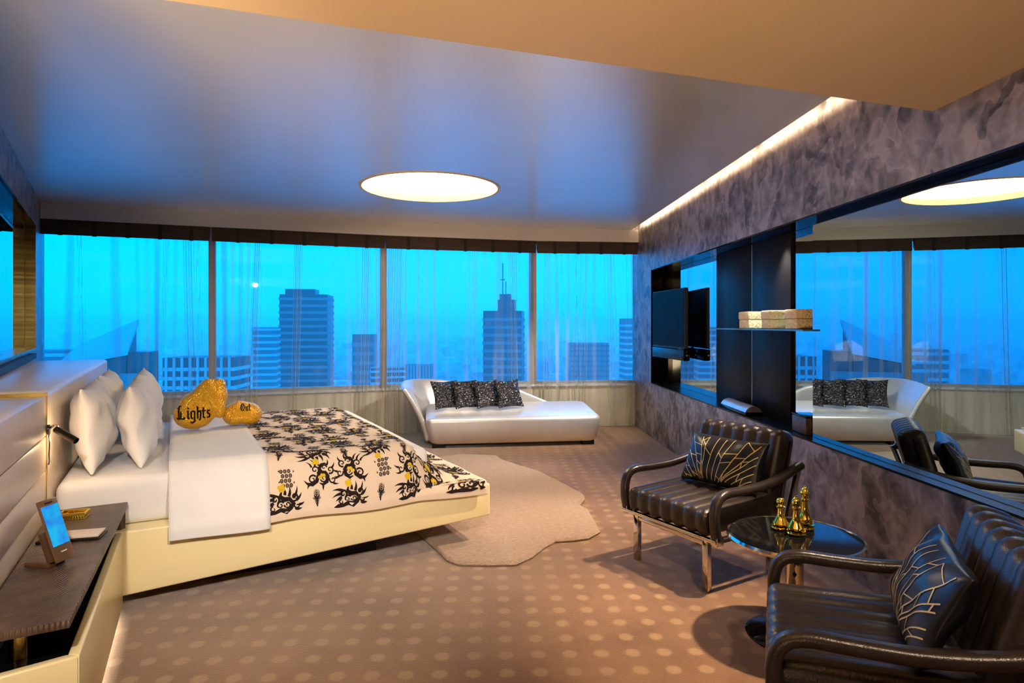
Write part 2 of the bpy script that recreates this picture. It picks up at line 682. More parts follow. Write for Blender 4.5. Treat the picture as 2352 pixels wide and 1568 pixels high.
M['wood'] = mat('ribbed_dark_wood', (0.060, 0.036, 0.026, 1), 0.42, col2=(0.115, 0.070, 0.050, 1), vscale=10, stretch=(1, 1, 1), bump=0.5, bscale=26, bdist=0.006, btype='wave')
M['silver'] = mat('silver_leather', (0.78, 0.78, 0.81, 1), 0.30, metal=0.55, var=0.03, vscale=8, bump=0.1, bscale=120, bdist=0.004)
M['sequin'] = mat('black_sequins', (0.010, 0.010, 0.013, 1), 0.26, metal=0.55, spec=0.9, col2=(0.06, 0.06, 0.075, 1), vscale=34, detail=8, bump=0.8, bscale=38, bdist=0.02, btype='voronoi')  # lighter noise specks put the sparkle of the sequins into the colour
M['gold_sequin'] = mat('gold_sequins', (1.0, 0.60, 0.04, 1), 0.26, metal=0.45, col2=(1.0, 0.42, 0.015, 1), vscale=40, bump=0.6, bscale=110, bdist=0.012, btype='voronoi')
M['rug'] = mat('beige_pile', (0.34, 0.225, 0.155, 1), 0.95, spec=0.1, col2=(0.44, 0.305, 0.22, 1), vscale=40, bump=0.8, bscale=140, bdist=0.02, sheen=0.3)
M['woven'] = mat('woven_palm', (0.92, 0.82, 0.58, 1), 0.7, col2=(0.80, 0.62, 0.34, 1), vscale=50, bump=0.8, bscale=70, bdist=0.02)
M['glass_shelf'] = mat('shelf_glass', (0.10, 0.22, 0.26, 1), 0.05, spec=0.8, var=0.02)
M['paper'] = mat('paper', (0.75, 0.64, 0.56, 1), 0.8, var=0.02)
M['dark_wood'] = mat('stand_walnut', (0.10, 0.045, 0.02, 1), 0.45, var=0.15, vscale=20)
M['lamp_dark'] = mat('gunmetal', (0.05, 0.042, 0.04, 1), 0.25, metal=0.9, var=0.05)
M['phone'] = mat('phone_bronze', (0.30, 0.17, 0.09, 1), 0.3, metal=0.6, var=0.03)
M['phone_glass'] = emit_mat('phone_screen', (0.03, 0.25, 0.9, 1), 0.9, (0.02, 0.55, 0.95, 1), 18)
M['light_disc'] = emit_mat('light_diffuser', (1.0, 0.74, 0.42, 1), 13.0, (1.0, 0.83, 0.56, 1), 4)
M['cove_led'] = emit_mat('cove_led', (1.0, 0.74, 0.46, 1), 45)
M['under_led'] = emit_mat('under_led', (1.0, 0.84, 0.60, 1), 40)
M['rim'] = mat('light_rim', (0.72, 0.48, 0.20, 1), 0.5, var=0.02)
M['conc'] = mat('city_concrete', (0.20, 0.20, 0.21, 1), 0.8, var=0.1, vscale=0.05)
M['conc_dark'] = mat('city_dark_glass', (0.05, 0.055, 0.06, 1), 0.35, var=0.2, vscale=0.05)
M['conc_pale'] = mat('city_pale', (0.50, 0.50, 0.50, 1), 0.8, var=0.08, vscale=0.05)
M['city_mix'] = mat('city_blocks', (0.20, 0.20, 0.21, 1), 0.9, col2=(0.80, 0.80, 0.80, 1), vscale=0.02, detail=3)
M['ground_city'] = mat('city_ground', (0.46, 0.48, 0.48, 1), 0.9, col2=(0.66, 0.68, 0.68, 1), vscale=0.01)

# ------------------------------------------------------------------ room frame
ZC = 2.77          # main ceiling
ZS = 2.45          # soffit by the camera
# curtain line: the facade bends a little at every mullion
WP = [V((-5.15, 6.90)), V((-3.58, 7.51)), V((-1.657, 8.23)), V((0.327, 8.77)), V((1.77, 8.92))]
WL = WP[0]
BD = [(WP[i + 1] - WP[i]).normalized() for i in range(4)]
BLEN = [(WP[i + 1] - WP[i]).length for i in range(4)]
BN = [V((-d.y, d.x)) for d in BD]              # out of the room
BS = [0.0, BLEN[0], BLEN[0] + BLEN[1], BLEN[0] + BLEN[1] + BLEN[2]]


def vpt(i, off, ext=0.0):
    """facade corner i moved off metres outwards; the two end points can run on by ext"""
    if i == 0:
        return WP[0] + BN[0] * off - BD[0] * ext
    if i == 4:
        return WP[4] + BN[3] * off + BD[3] * ext
    m = (BN[i - 1] + BN[i]).normalized()
    return WP[i] + m * (off / m.dot(BN[i]))


def wp(i, s, off, z=0.0):
    """point in bay i, s metres along it"""
    q = vpt(i, off).lerp(vpt(i + 1, off), s / BLEN[i])
    return V((q.x, q.y, z))


def rx(y, d=0.0):
    """x of the right wall's face (d metres behind it) at depth y"""
    return 2.078 - 0.035 * y + d


LD = V((1.742, -2.684)).normalized()           # left wall, from the window corner towards the camera
LN = V((-LD.y, LD.x)) * -1                     # out of the room
if LN.x > 0:
    LN = -LN


def lp(s, off=0.0):
    q = WL + LD * s + LN * off
    return (q.x, q.y)


def wbox(name, i, s0, s1, o0, o1, z0, z1, m, parent=None, bevel=0.0):
    """box along bay i: s along it, o outwards"""
    pts = [wp(i, s0, o0), wp(i, s1, o0), wp(i, s1, o1), wp(i, s0, o1)]
    return prism(name, [(p.x, p.y) for p in pts], z0, z1, m, parent, bevel)


def wrun(name, o0, o1, z0, z1, m, parent=None, ext=0.3):
    """one length running along all four bays, mitred at the bends"""
    a = [vpt(i, o0, ext) for i in range(5)]
    b = [vpt(i, o1, ext) for i in range(5)]
    bm = bmesh.new()
    rows = []
    for p, q in zip(a, b):
        rows.append([bm.verts.new((p.x, p.y, z0)), bm.verts.new((q.x, q.y, z0)), bm.verts.new((q.x, q.y, z1)), bm.verts.new((p.x, p.y, z1))])
    for r0, r1 in zip(rows[:-1], rows[1:]):
        for k in range(4):
            l = (k + 1) % 4
            bm.faces.new((r0[k], r0[l], r1[l], r1[k]))
    bm.faces.new(rows[0])
    bm.faces.new(rows[-1][::-1])
    return from_bm(name, bm, m, parent)


# floor ---------------------------------------------------------------
LEND = 6.65                                     # left wall ends beside the bedside unit
lend = lp(LEND)
fl = prism('floor', [(-6.0, 6.2), (-6.0, 7.4), (-2.2, 8.75), (1.9, 9.5), (2.6, 9.5), (2.6, -3.6), (-3.4, -3.6), (-3.4, 1.0)], -0.1, 0.0, M['carpet'])
props(fl, 'brown patterned carpet with paler dots', kind='structure')

# ceiling with a round opening and a light slot along the right wall --------
LX, LY, LR = -0.79, 6.115, 0.665
SLOT = 0.10
bm = bmesh.new()
outer = [(-5.45, 6.9), (-5.45, 7.0), (-3.67, 7.70), (-1.73, 8.43), (0.28, 8.98), (rx(9.1) - SLOT, 9.1), (rx(2.9) - SLOT, 2.9), (-1.9, 1.6), (-2.2, 1.6)]
ov = [bm.verts.new((x, y, ZC)) for x, y in outer]
oe = [bm.edges.new((ov[i], ov[(i + 1) % len(ov)])) for i in range(len(ov))]
NC = 64
cv = [bm.verts.new((LX + LR * math.cos(2 * PI * i / NC), LY + LR * math.sin(2 * PI * i / NC), ZC)) for i in range(NC)]
ce = [bm.edges.new((cv[i], cv[(i + 1) % NC])) for i in range(NC)]
bmesh.ops.triangle_fill(bm, use_beauty=True, use_dissolve=False, edges=oe + ce)
r = bmesh.ops.extrude_face_region(bm, geom=list(bm.faces))
bmesh.ops.translate(bm, verts=[v for v in r['geom'] if isinstance(v, bmesh.types.BMVert)], vec=(0, 0, 0.05))
o = from_bm('ceiling', bm, M['ceiling'])
props(o, 'satin ceiling over the bedroom', kind='structure')
# structural slab closing the slot above
o = prism('ceiling_slab', [(-5.8, 6.6), (-5.8, 7.4), (-1.8, 8.9), (2.6, 9.5), (2.6, 2.0), (-2.4, 1.2)], 3.0, 3.1, M['soffit'])
props(o, 'slab above the light slot', kind='structure')
# lower soffit on the camera's side
o = prism('ceiling_soffit', [(-3.4, 1.17), (rx(3.0) + 0.002, 2.963), (2.6, 2.963), (2.6, -3.6), (-3.4, -3.6)], ZS, 3.0, M['soffit'])
props(o, 'lower warm painted ceiling nearest the camera', kind='structure')

# right wall: plaster with a long recess holding mirrors -----------------
ZN0, ZN1 = 0.69, 2.16                           # recess from / to
YN = 8.149                                      # recess far end
wr = thing('wall_right', 'dark trowelled plaster wall with a long mirror recess', None, kind='structure')
bm = bmesh.new()


def bm_prism(bm, pts, z0, z1):
    lo = [bm.verts.new((x, y, z0)) for x, y in pts]
    hi = [bm.verts.new((x, y, z1)) for x, y in pts]
    n = len(pts)
    bm.faces.new(lo[::-1])
    bm.faces.new(hi)
    for i in range(n):
        j = (i + 1) % n
        bm.faces.new((lo[i], lo[j], hi[j], hi[i]))


YB = -3.6
bm_prism(bm, [(rx(9.2), 9.2), (rx(YB), YB), (rx(YB, 0.4), YB), (rx(9.2, 0.4), 9.2)], 0.0, ZN0)
bm_prism(bm, [(rx(9.2), 9.2), (rx(YB), YB), (rx(YB, 0.4), YB), (rx(9.2, 0.4), 9.2)], ZN1, 3.0)
bm_prism(bm, [(rx(9.2), 9.2), (rx(YN), YN), (rx(YN, 0.4), YN), (rx(9.2, 0.4), 9.2)], ZN0, ZN1)
from_bm('plaster_face', bm, M['plaster'], wr)
# recess lining in black gloss
bm = bmesh.new()
bm_prism(bm, [(rx(YN, 0.22), YN), (rx(YB, 0.22), YB), (rx(YB, 0.38), YB), (rx(YN, 0.38), YN)], ZN0, ZN1)
bm_prism(bm, [(rx(YN, 0.0), YN), (rx(YB, 0.0), YB), (rx(YB, 0.22), YB), (rx(YN, 0.22), YN)], ZN1 - 0.012, ZN1)
bm_prism(bm, [(rx(YN, 0.0), YN), (rx(YN, 0.0), YN - 0.012), (rx(YN, 0.22), YN - 0.012), (rx(YN, 0.22), YN)], ZN0 + 0.012, ZN1 - 0.012)
from_bm('recess_lining', bm, M['black_gloss'], wr)
bm = bmesh.new()
bm_prism(bm, [(rx(YN, -0.006), YN), (rx(YB, -0.006), YB), (rx(YB, 0.22), YB), (rx(YN, 0.22), YN)], ZN0, ZN0 + 0.012)
from_bm('recess_sill', bm, M['sill_black'], wr)
# LED strip in the slot, standing on the ceiling edge, facing the wall
led = prism('cove_light_strip', [(rx(8.9) - SLOT - 0.03, 8.9), (rx(3.0) - SLOT - 0.03, 3.0), (rx(3.0) - SLOT - 0.05, 3.0), (rx(8.9) - SLOT - 0.05, 8.9)], ZC + 0.06, ZC + 0.085, M['cove_led'])
props(led, 'warm cove light strip hidden in the slot above the plaster wall', 'light')

# left wall --------------------------------------------------------------
wl = thing('wall_left', 'dark plaster wall behind the bed with a mirror recess', None, kind='structure')
MS0, MS1 = 0.68, 6.2                            # recess from / to, along the wall
MZ0, MZ1 = 1.205, 2.44
bm = bmesh.new()
for s0, s1, z0, z1 in ((-0.5, LEND, 0, MZ0), (-0.5, LEND, MZ1, 3.0), (-0.5, MS0, MZ0, MZ1), (MS1, LEND, MZ0, MZ1)):
    bm_prism(bm, [lp(s0), lp(s1), lp(s1, 0.3), lp(s0, 0.3)], z0, z1)
bm_prism(bm, [lp(MS0, 0.10), lp(MS1, 0.10), lp(MS1, 0.3), lp(MS0, 0.3)], MZ0, MZ1)
from_bm('plaster_face', bm, M['plaster'], wl)
# lobby walls behind the camera
o = thing('wall_back', 'plain lobby walls behind the camera', None, kind='structure')
bm = bmesh.new()
bm_prism(bm, [(-3.5, -3.7), (2.7, -3.7), (2.7, -3.5), (-3.5, -3.5)], 0, 3.0)
bm_prism(bm, [(-3.5, -3.5), (-3.3, -3.5), (-3.3, 0.9), (-3.5, 0.9)], 0, 3.0)
bm_prism(bm, [(-3.5, 0.9), (lend[0], lend[1] - 0.02), (lend[0] - 0.2, lend[1] + 0.2), (-3.5, 1.2)], 0, 3.0)
from_bm('lobby_face', bm, M['back_wall'], o)

# window wall --------------------------------------------------------------
ZSILL, ZHEAD = 0.61, 2.62
OG = 0.20                                        # glass line behind the curtain line
ww = thing('wall_window', 'low beige wall under the windows', None, kind='structure')
wrun('sill_wall', 0.14, 0.4, 0.0, ZSILL - 0.03, M['beige_wall'], ww)
wrun('sill_ledge', 0.11, 0.4, ZSILL - 0.03, ZSILL, M['fascia'], ww)
wrun('head_wall', 0.14, 0.4, ZHEAD, 3.0, M['fascia'], ww)
tr = wrun('trim_1', -0.09, -0.06, 2.60, ZC, M['fascia'], ext=0.02)
props(tr, 'pale pelmet fascia between ceiling and blinds', kind='structure')
for i in range(4):
    w = thing('window_%d' % (i + 1), None, None, kind='structure')
    a0 = -0.25 if i == 0 else 0.0
    a1 = BLEN[i] + (0.2 if i == 3 else 0.0)
    wbox('pane', i, a0 + 0.03, a1 - 0.03, OG, OG + 0.01, ZSILL + 0.04, ZHEAD - 0.03, M['pane'], w)
    wbox('frame_rail', i, a0, a1, OG - 0.03, OG + 0.04, ZSILL, ZSILL + 0.04, M['mullion'], w)
    wbox('frame_rail', i, a0, a1, OG - 0.03, OG + 0.04, ZHEAD - 0.03, ZHEAD, M['mullion'], w)
    if i < 3:
        e = BLEN[i]
        pts = [wp(i, e - 0.038, OG - 0.085), vpt(i + 1, OG - 0.085), wp(i + 1, 0.038, OG - 0.085), wp(i + 1, 0.038, OG + 0.06), vpt(i + 1, OG + 0.06), wp(i, e - 0.038, OG + 0.06)]
        prism('mullion', [(p.x, p.y) for p in pts], ZSILL, ZHEAD, M['mullion'], w)

# ------------------------------------------------------------------ round ceiling light
cl = thing('ceiling_light', 'large round glowing light set into the ceiling', 'light', (LX, LY, ZC))
lathe('rim', [(LR + 0.012, -0.006), (LR + 0.012, 0.0), (LR - 0.004, 0.0), (LR - 0.004, 0.06), (LR - 0.014, 0.06), (LR - 0.014, -0.006), (LR + 0.012, -0.006)], M['rim'], cl, 64)
lathe('diffuser', [(0.0, 0.06), (LR - 0.016, 0.06), (LR - 0.016, 0.075), (0.0, 0.075)], M['light_disc'], cl, 64)

# ------------------------------------------------------------------ mirrors in the recesses
mr = thing('wall_mirror', 'large wall mirror above the armchairs reflecting the windows', 'mirror')
prism('mirror_glass', [(rx(4.20, 0.07), 4.20), (rx(YB, 0.07), YB), (rx(YB, 0.09), YB), (rx(4.20, 0.09), 4.20)], ZN0 + 0.014, ZN1 - 0.05, M['mirror'], mr)
prism('mirror_backing', [(rx(4.195, 0.091), 4.195), (rx(YB, 0.091), YB), (rx(YB, 0.215), YB), (rx(4.195, 0.215), 4.195)], ZN0 + 0.014, ZN1 - 0.014, M['black_gloss'], mr)
o = prism('mirror_panel', [(rx(YN - 0.02, 0.205), YN - 0.3), (rx(6.33, 0.205), 6.33), (rx(6.33, 0.218), 6.33), (rx(YN - 0.02, 0.218), YN - 0.3)], ZN0 + 0.014, ZN1 - 0.014, M['mirror'])
props(o, 'mirror panel in the recess behind the television', 'mirror')
o = prism('mirror_panel', [(rx(4.74, 0.205), 4.74), (rx(4.21, 0.205), 4.21), (rx(4.21, 0.218), 4.21), (rx(4.74, 0.218), 4.74)], ZN0 + 0.014, ZN1 - 0.014, M['mirror'])
props(o, 'narrow mirror strip between the black cabinet and the large mirror', 'mirror')
mr = thing('bed_wall_mirror', 'gold edged mirror in the recess above the headboard', 'mirror')
prism('mirror_glass', [lp(MS0 + 0.002, 0.085), lp(MS1, 0.085), lp(MS1, 0.098), lp(MS0 + 0.002, 0.098)], MZ0 + 0.012, MZ1 - 0.012, M['mirror'], mr)
prism('jamb_side', [lp(MS0 + 0.001, -0.005), lp(MS0 + 0.012, -0.005), lp(MS0 + 0.012, 0.084), lp(MS0 + 0.001, 0.084)], MZ0 + 0.012, MZ1 - 0.012, M['bronze'], mr)
prism('jamb_bottom', [lp(MS0 + 0.001, -0.012), lp(MS1, -0.012), lp(MS1, 0.084), lp(MS0 + 0.001, 0.084)], MZ0 + 0.001, MZ0 + 0.012, M['bronze'], mr)
prism('jamb_top', [lp(MS0 + 0.001, -0.005), lp(MS1, -0.005), lp(MS1, 0.084), lp(MS0 + 0.001, 0.084)], MZ1 - 0.012, MZ1 - 0.001, M['black_gloss'], mr)
prism('fillet', [lp(MS0 + 0.014, 0.076), lp(MS1, 0.076), lp(MS1, 0.084), lp(MS0 + 0.014, 0.084)], MZ1 - 0.15, MZ1 - 0.14, M['chrome'], mr)

# ------------------------------------------------------------------ blinds and sheers
BL = ['nearest the headboard', 'second from the headboard', 'third from the headboard', 'beside the dark plaster wall']
for i in range(4):
    a, b = (0.012, BLEN[i] - 0.012) if i else (-0.05, BLEN[i] - 0.012)
    if i == 3:
        b = BLEN[i] - 0.01
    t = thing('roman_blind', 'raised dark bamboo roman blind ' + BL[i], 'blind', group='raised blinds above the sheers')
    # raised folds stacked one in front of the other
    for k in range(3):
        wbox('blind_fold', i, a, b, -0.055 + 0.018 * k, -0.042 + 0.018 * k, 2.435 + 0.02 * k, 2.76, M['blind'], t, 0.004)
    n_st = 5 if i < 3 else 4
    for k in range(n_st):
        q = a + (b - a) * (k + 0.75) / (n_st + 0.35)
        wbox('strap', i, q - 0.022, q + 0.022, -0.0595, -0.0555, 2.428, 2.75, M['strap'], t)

SH = ['filling the window bay nearest the headboard', 'in the second window bay, behind the bed',
      'in the third window bay, behind the sofa back', 'in the last window bay, against the dark plaster wall']
rnd = random.Random(5)
comp = [(rnd.uniform(0.010, 0.024), 2 * PI / rnd.uniform(0.12, 0.55), rnd.uniform(0, 6.28), rnd.uniform(-0.6, 0.6)) for _ in range(7)]
# gathered places where the voile is bunched into tight pleats: centre, half width
bunch = [(rnd.uniform(0, 7.3), rnd.uniform(0.03, 0.09), rnd.uniform(-0.07, 0.07)) for _ in range(18)]


def curtain_off(s, z):
    base = 0.0
    for A, kk, ph, tl in comp:
        base += A * math.sin(kk * s + ph + tl * (2.5 - z))
    amp = 0.55 + 0.45 * (2.6 - z) / 2.6
    m = 0.6 + 1.3 * abs(noise.noise(V((s * 0.9, 3.3, 0))))
    v = base * amp * m
    for c0, hw, dr in bunch:
        d = (s - c0 - dr * (2.6 - z) / 2.6) / hw
        if abs(d) < 1:
            v = v * (1 - (1 - d * d)) + 0.04 * math.sin(d * 9) * (1 - d * d)
    return max(-0.05, min(0.048, v))


for i in range(4):
    a, b = (-0.03 if i == 0 else 0.004), BLEN[i] - 0.004
    ncol, nrow = int((b - a) / 0.009), 12
    verts, faces = [], []
    for c in range(ncol + 1):
        q = a + (b - a) * c / ncol
        for rr in range(nrow + 1):
            z = 0.012 + (2.62 - 0.012) * rr / nrow
            gs = BS[i] + q
            lat = 0.02 * math.sin(7.3 * gs + 1.1 * (2.6 - z)) * (2.6 - z) / 2.6
            q2 = min(max(q + lat, a + 0.002), b - 0.002)
            verts.append(wp(i, q2, 0.054 + curtain_off(gs, z), z))
    for c in range(ncol):
        for rr in range(nrow):
            k = c * (nrow + 1) + rr
            faces.append((k, k + nrow + 1, k + nrow + 2, k + 1))
    o = mesh('sheer_curtain', verts, faces, M['sheer'], None, True)
    props(o, 'floor length white sheer curtain ' + SH[i], 'curtain', 'sheer curtains along the window wall')

# ------------------------------------------------------------------ bed
BV = V((0.8818, 0.4717))                         # along the bed, away from the headboard
BU = V((-0.4717, 0.8818))                        # across the bed, away from the camera
B0 = V((-1.979, 3.268))


def bp(a, b, z=None):
    q = B0 + BV * a + BU * b
    return (q.x, q.y) if z is None else V((q.x, q.y, z))


BRZ = math.atan2(BV.y, BV.x)
ZP, ZM = 0.40, 0.665                             # platform top, mattress top
HB = -0.333                                      # headboard front

# headboard: a long wedge against the left wall, grooved panel beside the bedside unit
hb = thing('headboard', 'cream padded headboard block against the dark wall', 'headboard')


def hfront(t, off=0.0):
    """point on the headboard's front line; t = 0 at the joint beside the bedside unit"""
    q = V((-2.213, 3.0)) + BU * t + BV * off
    return (q.x, q.y)


def wall_hit(t):
    """where the across-bed line through front point t meets the left wall"""
    p = V(hfront(t))
    # p - BV * k on wall line WL + LD * s
    den = (-BV.x) * (-LD.y) - (-BV.y) * (-LD.x)
    d = WL - p
    k = (d.x * (-LD.y) - d.y * (-LD.x)) / den
    q = p - BV * (k - 0.012)
    return (q.x, q.y)


prism('block', [hfront(0.012), hfront(3.12), wall_hit(3.12), wall_hit(0.012)], 0.02, 1.135, M['headboard'], hb, 0.03, seg=4)
prism('end_face', [hfront(3.121, 0), hfront(3.15, -0.02), wall_hit(3.15), wall_hit(3.121)], 0.02, 1.10, M['headboard'], hb, 0.004)
# grooved panel: one bevelled board per strip
zs = [0.02, 0.62, 0.755, 0.92, 1.112]
for k in range(4):
    prism('panel_board', [hfront(-1.32), hfront(-0.006), wall_hit(-0.006), wall_hit(-1.32)] if k else [hfront(-1.32, -0.004), hfront(-0.006, -0.004), wall_hit(-0.006), wall_hit(-1.32)],
          zs[k] + 0.0015, zs[k + 1] - 0.0015, M['headboard'], hb, 0.006)
prism('brass_fillet', [hfront(-0.004, 0.003), hfront(0.010, 0.003), hfront(0.010, -0.3), hfront(-0.004, -0.3)], 0.55, 1.126, M['brass'], hb)
o = prism('wall_bar', [lp(1.26, -0.002), lp(5.6, -0.002), lp(5.6, -0.05), lp(1.26, -0.05)], 1.137, 1.185, M['black_matte'])  # plain black bar standing for the dark strip behind the headboard top
props(o, 'black bar along the wall above the headboard', 'ledge')

# platform tapering to a thin cantilevered foot
pf = thing('bed_platform', 'cream lacquered bed platform tapering towards the foot', 'bed')


def under(x, y):
    a = (V((x, y)) - B0).dot(BV)
    return 0.05 + 0.14 * max(0.0, a) / 2.04


prism('platform', [bp(HB + 0.004, -0.055), bp(2.045, -0.07), bp(2.045, 2.16), bp(HB + 0.004, 2.16)], 0, ZP, M['cream'], pf, 0.012, under, 3)
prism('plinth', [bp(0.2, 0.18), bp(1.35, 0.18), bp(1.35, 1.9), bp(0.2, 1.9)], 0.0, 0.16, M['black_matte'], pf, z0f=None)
bl = box('mattress', (1.98, 2.06, 0.255), tuple(bp(HB + 0.01 + 0.99, 1.06, ZP + 0.1285)), M['linen'], None, 0.055, (0, 0, BRZ), 5)
props(bl, 'white sheeted mattress on the cream platform', 'mattress')

# quilt and folded sheet follow the mattress over the near side and the foot
A_TOP, A_END = 1.50, 1.60


def cloth_pos(s, t):
    """s along the bed, t across it (both along the cloth); drapes at the foot and on the near side"""
    zt = ZM + 0.012
    lo = ZP + 0.012
    if s <= A_TOP:
        a, da = s, 0.0
    else:
        q = s - A_TOP
        f = min(1.0, q / 0.42)
        a = A_TOP + 0.44 * (f - 0.16 * math.sin(PI * f)) * (q / 0.42 if q > 0.42 else 1.0)
        da = (zt - lo) * (1 - math.cos(PI * f)) / 2
    hang = 0.0
    if t >= 0.09:
        b, db = t, 0.0
    else:
        q = 0.09 - t
        f = min(1.0, q / 0.32)
        b = 0.09 - 0.165 * (0.35 * f + 0.65 * math.sin(PI / 2 * f))
        db = (zt - lo) * (1 - math.cos(PI / 2 * f)) ** 0.8
        if q > 0.32:
            hang = q - 0.32
            b -= 0.016 * min(1.0, hang / 0.02)
    z = max(lo, zt - da - db) - hang
    z += (0.004 * noise.noise(V((s * 5, t * 5, 1.7))) + 0.003 * math.sin(4 * s + 3 * t)) * (0.3 if hang else 1.0)
    return bp(a, b, z)


def cloth(s, t, lift):
    e = 0.012
    n = (cloth_pos(s + e, t) - cloth_pos(s - e, t)).cross(cloth_pos(s, t + e) - cloth_pos(s, t - e))
    return cloth_pos(s, t) + n.normalized() * lift


def cloth_mesh(name, s0, s1, t0, t1, ns, nt, lift, m, hem=None, parent=None):
    verts, faces = [], []
    for i in range(ns + 1):
        s = s0 + (s1 - s0) * i / ns
        tt0 = t0 + (hem(s) if hem else 0)
        for j in range(nt + 1):
            f = j / nt
            t = tt0 + (t1 - tt0) * f ** 1.5
            verts.append(cloth(s, t, lift))
    for i in range(ns):
        for j in range(nt):
            q = i * (nt + 1) + j
            faces.append((q, q + nt + 1, q + nt + 2, q + 1))
    o = mesh(name, verts, faces, m, parent, True)
    md = o.modifiers.new('thickness', 'SOLIDIFY')
    md.thickness = 0.010
    md.offset = -1
    return o


qroot = thing('bed_quilt', 'peach quilt printed with black dragon motifs over the foot of the bed', 'quilt')
cloth_mesh('quilt_cloth', 0.60, 1.985, -0.30, 2.085, 60, 80, 0.014, M['quilt'], lambda s: 0.008 * math.sin(9 * s) + 0.01, qroot)
sh = cloth_mesh('folded_sheet', 0.178, 0.672, -0.315, 2.088, 16, 60, 0.026, M['linen'], lambda s: 0.006 * math.sin(8 * s))
props(sh, 'white folded duvet sheet hanging over the near side of the bed', 'sheet')


def arc(cx_, cy_, r, a0, a1, n=9, ry=None):
    ry = ry or r
    return [(cx_ + r * math.cos(math.radians(a0 + (a1 - a0) * i / n)), cy_ + ry * math.sin(math.radians(a0 + (a1 - a0) * i / n))) for i in range(n + 1)]


def taper(n, w0, w1, w2):
    return [(w0 + (w1 - w0) * i / (n / 2)) if i < n / 2 else (w1 + (w2 - w1) * (i - n / 2) / (n / 2)) for i in range(n + 1)]


def flick(x, y, ang, L, w, bend=25):
    pts = []
    for i in range(6):
        a = math.radians(ang + bend * i / 5)
        pts.append((x + L * i / 5 * math.cos(a), y + L * i / 5 * math.sin(a)))
    return (pts, [w, w, w * 0.85, w * 0.6, w * 0.35, 0.004])


def curl(x, y, r, a0, turns, w, sgn=1):
    n = int(10 * turns) + 4
    pts = []
    for i in range(n + 1):
        f = i / n
        a = math.radians(a0 + sgn * 360 * turns * f)
        rr = r * (1 - 0.82 * f)
        pts.append((x + rr * math.cos(a), y + rr * math.sin(a)))
    return (pts, [w * (1 - 0.5 * i / n) for i in range(n + 1)])


def motif_dragon():
    k, y = [], []
    body = [(-0.46, -0.16), (-0.36, -0.24), (-0.22, -0.25), (-0.10, -0.16), (-0.06, -0.02), (0.02, 0.08), (0.14, 0.08), (0.22, -0.02), (0.20, -0.16), (0.08, -0.24), (-0.02, -0.20)]
    k.append((body, [0.01, 0.06, 0.10, 0.11, 0.10, 0.10, 0.10, 0.10, 0.09, 0.07, 0.02]))
    k.append(([(0.04, 0.06), (-0.04, 0.18), (0.02, 0.30), (0.12, 0.34), (0.20, 0.28)], [0.09, 0.10, 0.09, 0.06, 0.02]))
    for a in ((-0.22, -0.12, 0.12, 40, 1.2, 0.05), (0.10, -0.08, 0.10, 200, 1.3, 0.04), (0.28, 0.16, 0.11, 250, 1.2, 0.05), (-0.16, 0.14, 0.12, 300, 1.2, 0.05), (0.36, -0.10, 0.10, 160, 1.1, 0.045), (0.10, 0.22, 0.08, 0, 1.0, 0.04)):
        k.append(curl(*a))
    for x, yy, a, L in ((-0.26, 0.20, 110, 0.22), (-0.16, 0.24, 100, 0.26), (-0.06, 0.26, 95, 0.24), (0.18, 0.30, 60, 0.18), (0.32, 0.22, 40, 0.18), (0.42, -0.06, 0, 0.16), (0.38, -0.18, -30, 0.16), (0.1, -0.26, 250, 0.12), (-0.30, -0.26, 220, 0.12)):
        k.append(flick(x, yy, a, L, 0.055, 28))
    for x, yy in ((-0.02, -0.06), (0.04, 0.0), (0.10, 0.0)):
        y.append((arc(x, yy, 0.022, 0, 360, 7), 0.055))
    return k, y


def motif_winged():
    k, y = [], []
    b = [(-0.46, -0.30), (-0.34, -0.26), (-0.20, -0.26), (-0.06, -0.22), (0.08, -0.26), (0.20, -0.20), (0.26, -0.08), (0.18, 0.02), (0.04, 0.02), (-0.06, 0.10), (-0.02, 0.20)]
    k.append((b, [0.01, 0.07, 0.06, 0.09, 0.11, 0.11, 0.10, 0.10, 0.12, 0.10, 0.04]))
    for a in ((-0.06, -0.10, 0.10, 30, 1.2, 0.05), (0.12, -0.10, 0.09, 180, 1.2, 0.045), (-0.18, 0.04, 0.11, 300, 1.2, 0.06), (0.30, 0.06, 0.11, 220, 1.2, 0.05), (-0.24, -0.18, 0.08, 90, 1.0, 0.04), (0.36, -0.16, 0.09, 120, 1.1, 0.05)):
        k.append(curl(*a))
    for x, yy, a, L in ((-0.16, 0.10, 150, 0.32), (-0.2, 0.04, 172, 0.30), (-0.22, -0.04, 190, 0.22), (0.28, 0.04, 45, 0.28), (0.34, -0.02, 25, 0.22), (0.40, -0.14, 0, 0.16), (0.3, -0.22, -30, 0.18), (0.06, 0.12, 70, 0.16), (0.16, 0.08, 60, 0.24)):
        k.append(flick(x, yy, a, L, 0.075, 22))
    for x, yy in ((-0.06, 0.30), (0.02, 0.33), (0.03, 0.26), (-0.03, 0.24)):
        y.append((arc(x, yy, 0.026, 0, 360, 7), 0.06))
    return k, y


def motif_rings():
    k = []
    r2 = random.Random(3)
    for i in range(4):
        for j in range(3):
            x, yy = (j - 1) * 0.15 + 0.05 * (i % 2), (i - 1.5) * 0.17
            k.append((arc(x, yy, 0.050, 0, 360, 9, 0.062), 0.036))
            k.append((arc(x, yy, 0.012, 0, 360, 5), 0.03))
    for x, yy in ((-0.28, 0.2), (0.3, -0.15), (0.29, 0.25), (-0.27, -0.2)):
        k.append(flick(x, yy, 80, 0.08, 0.05))
    return k, []


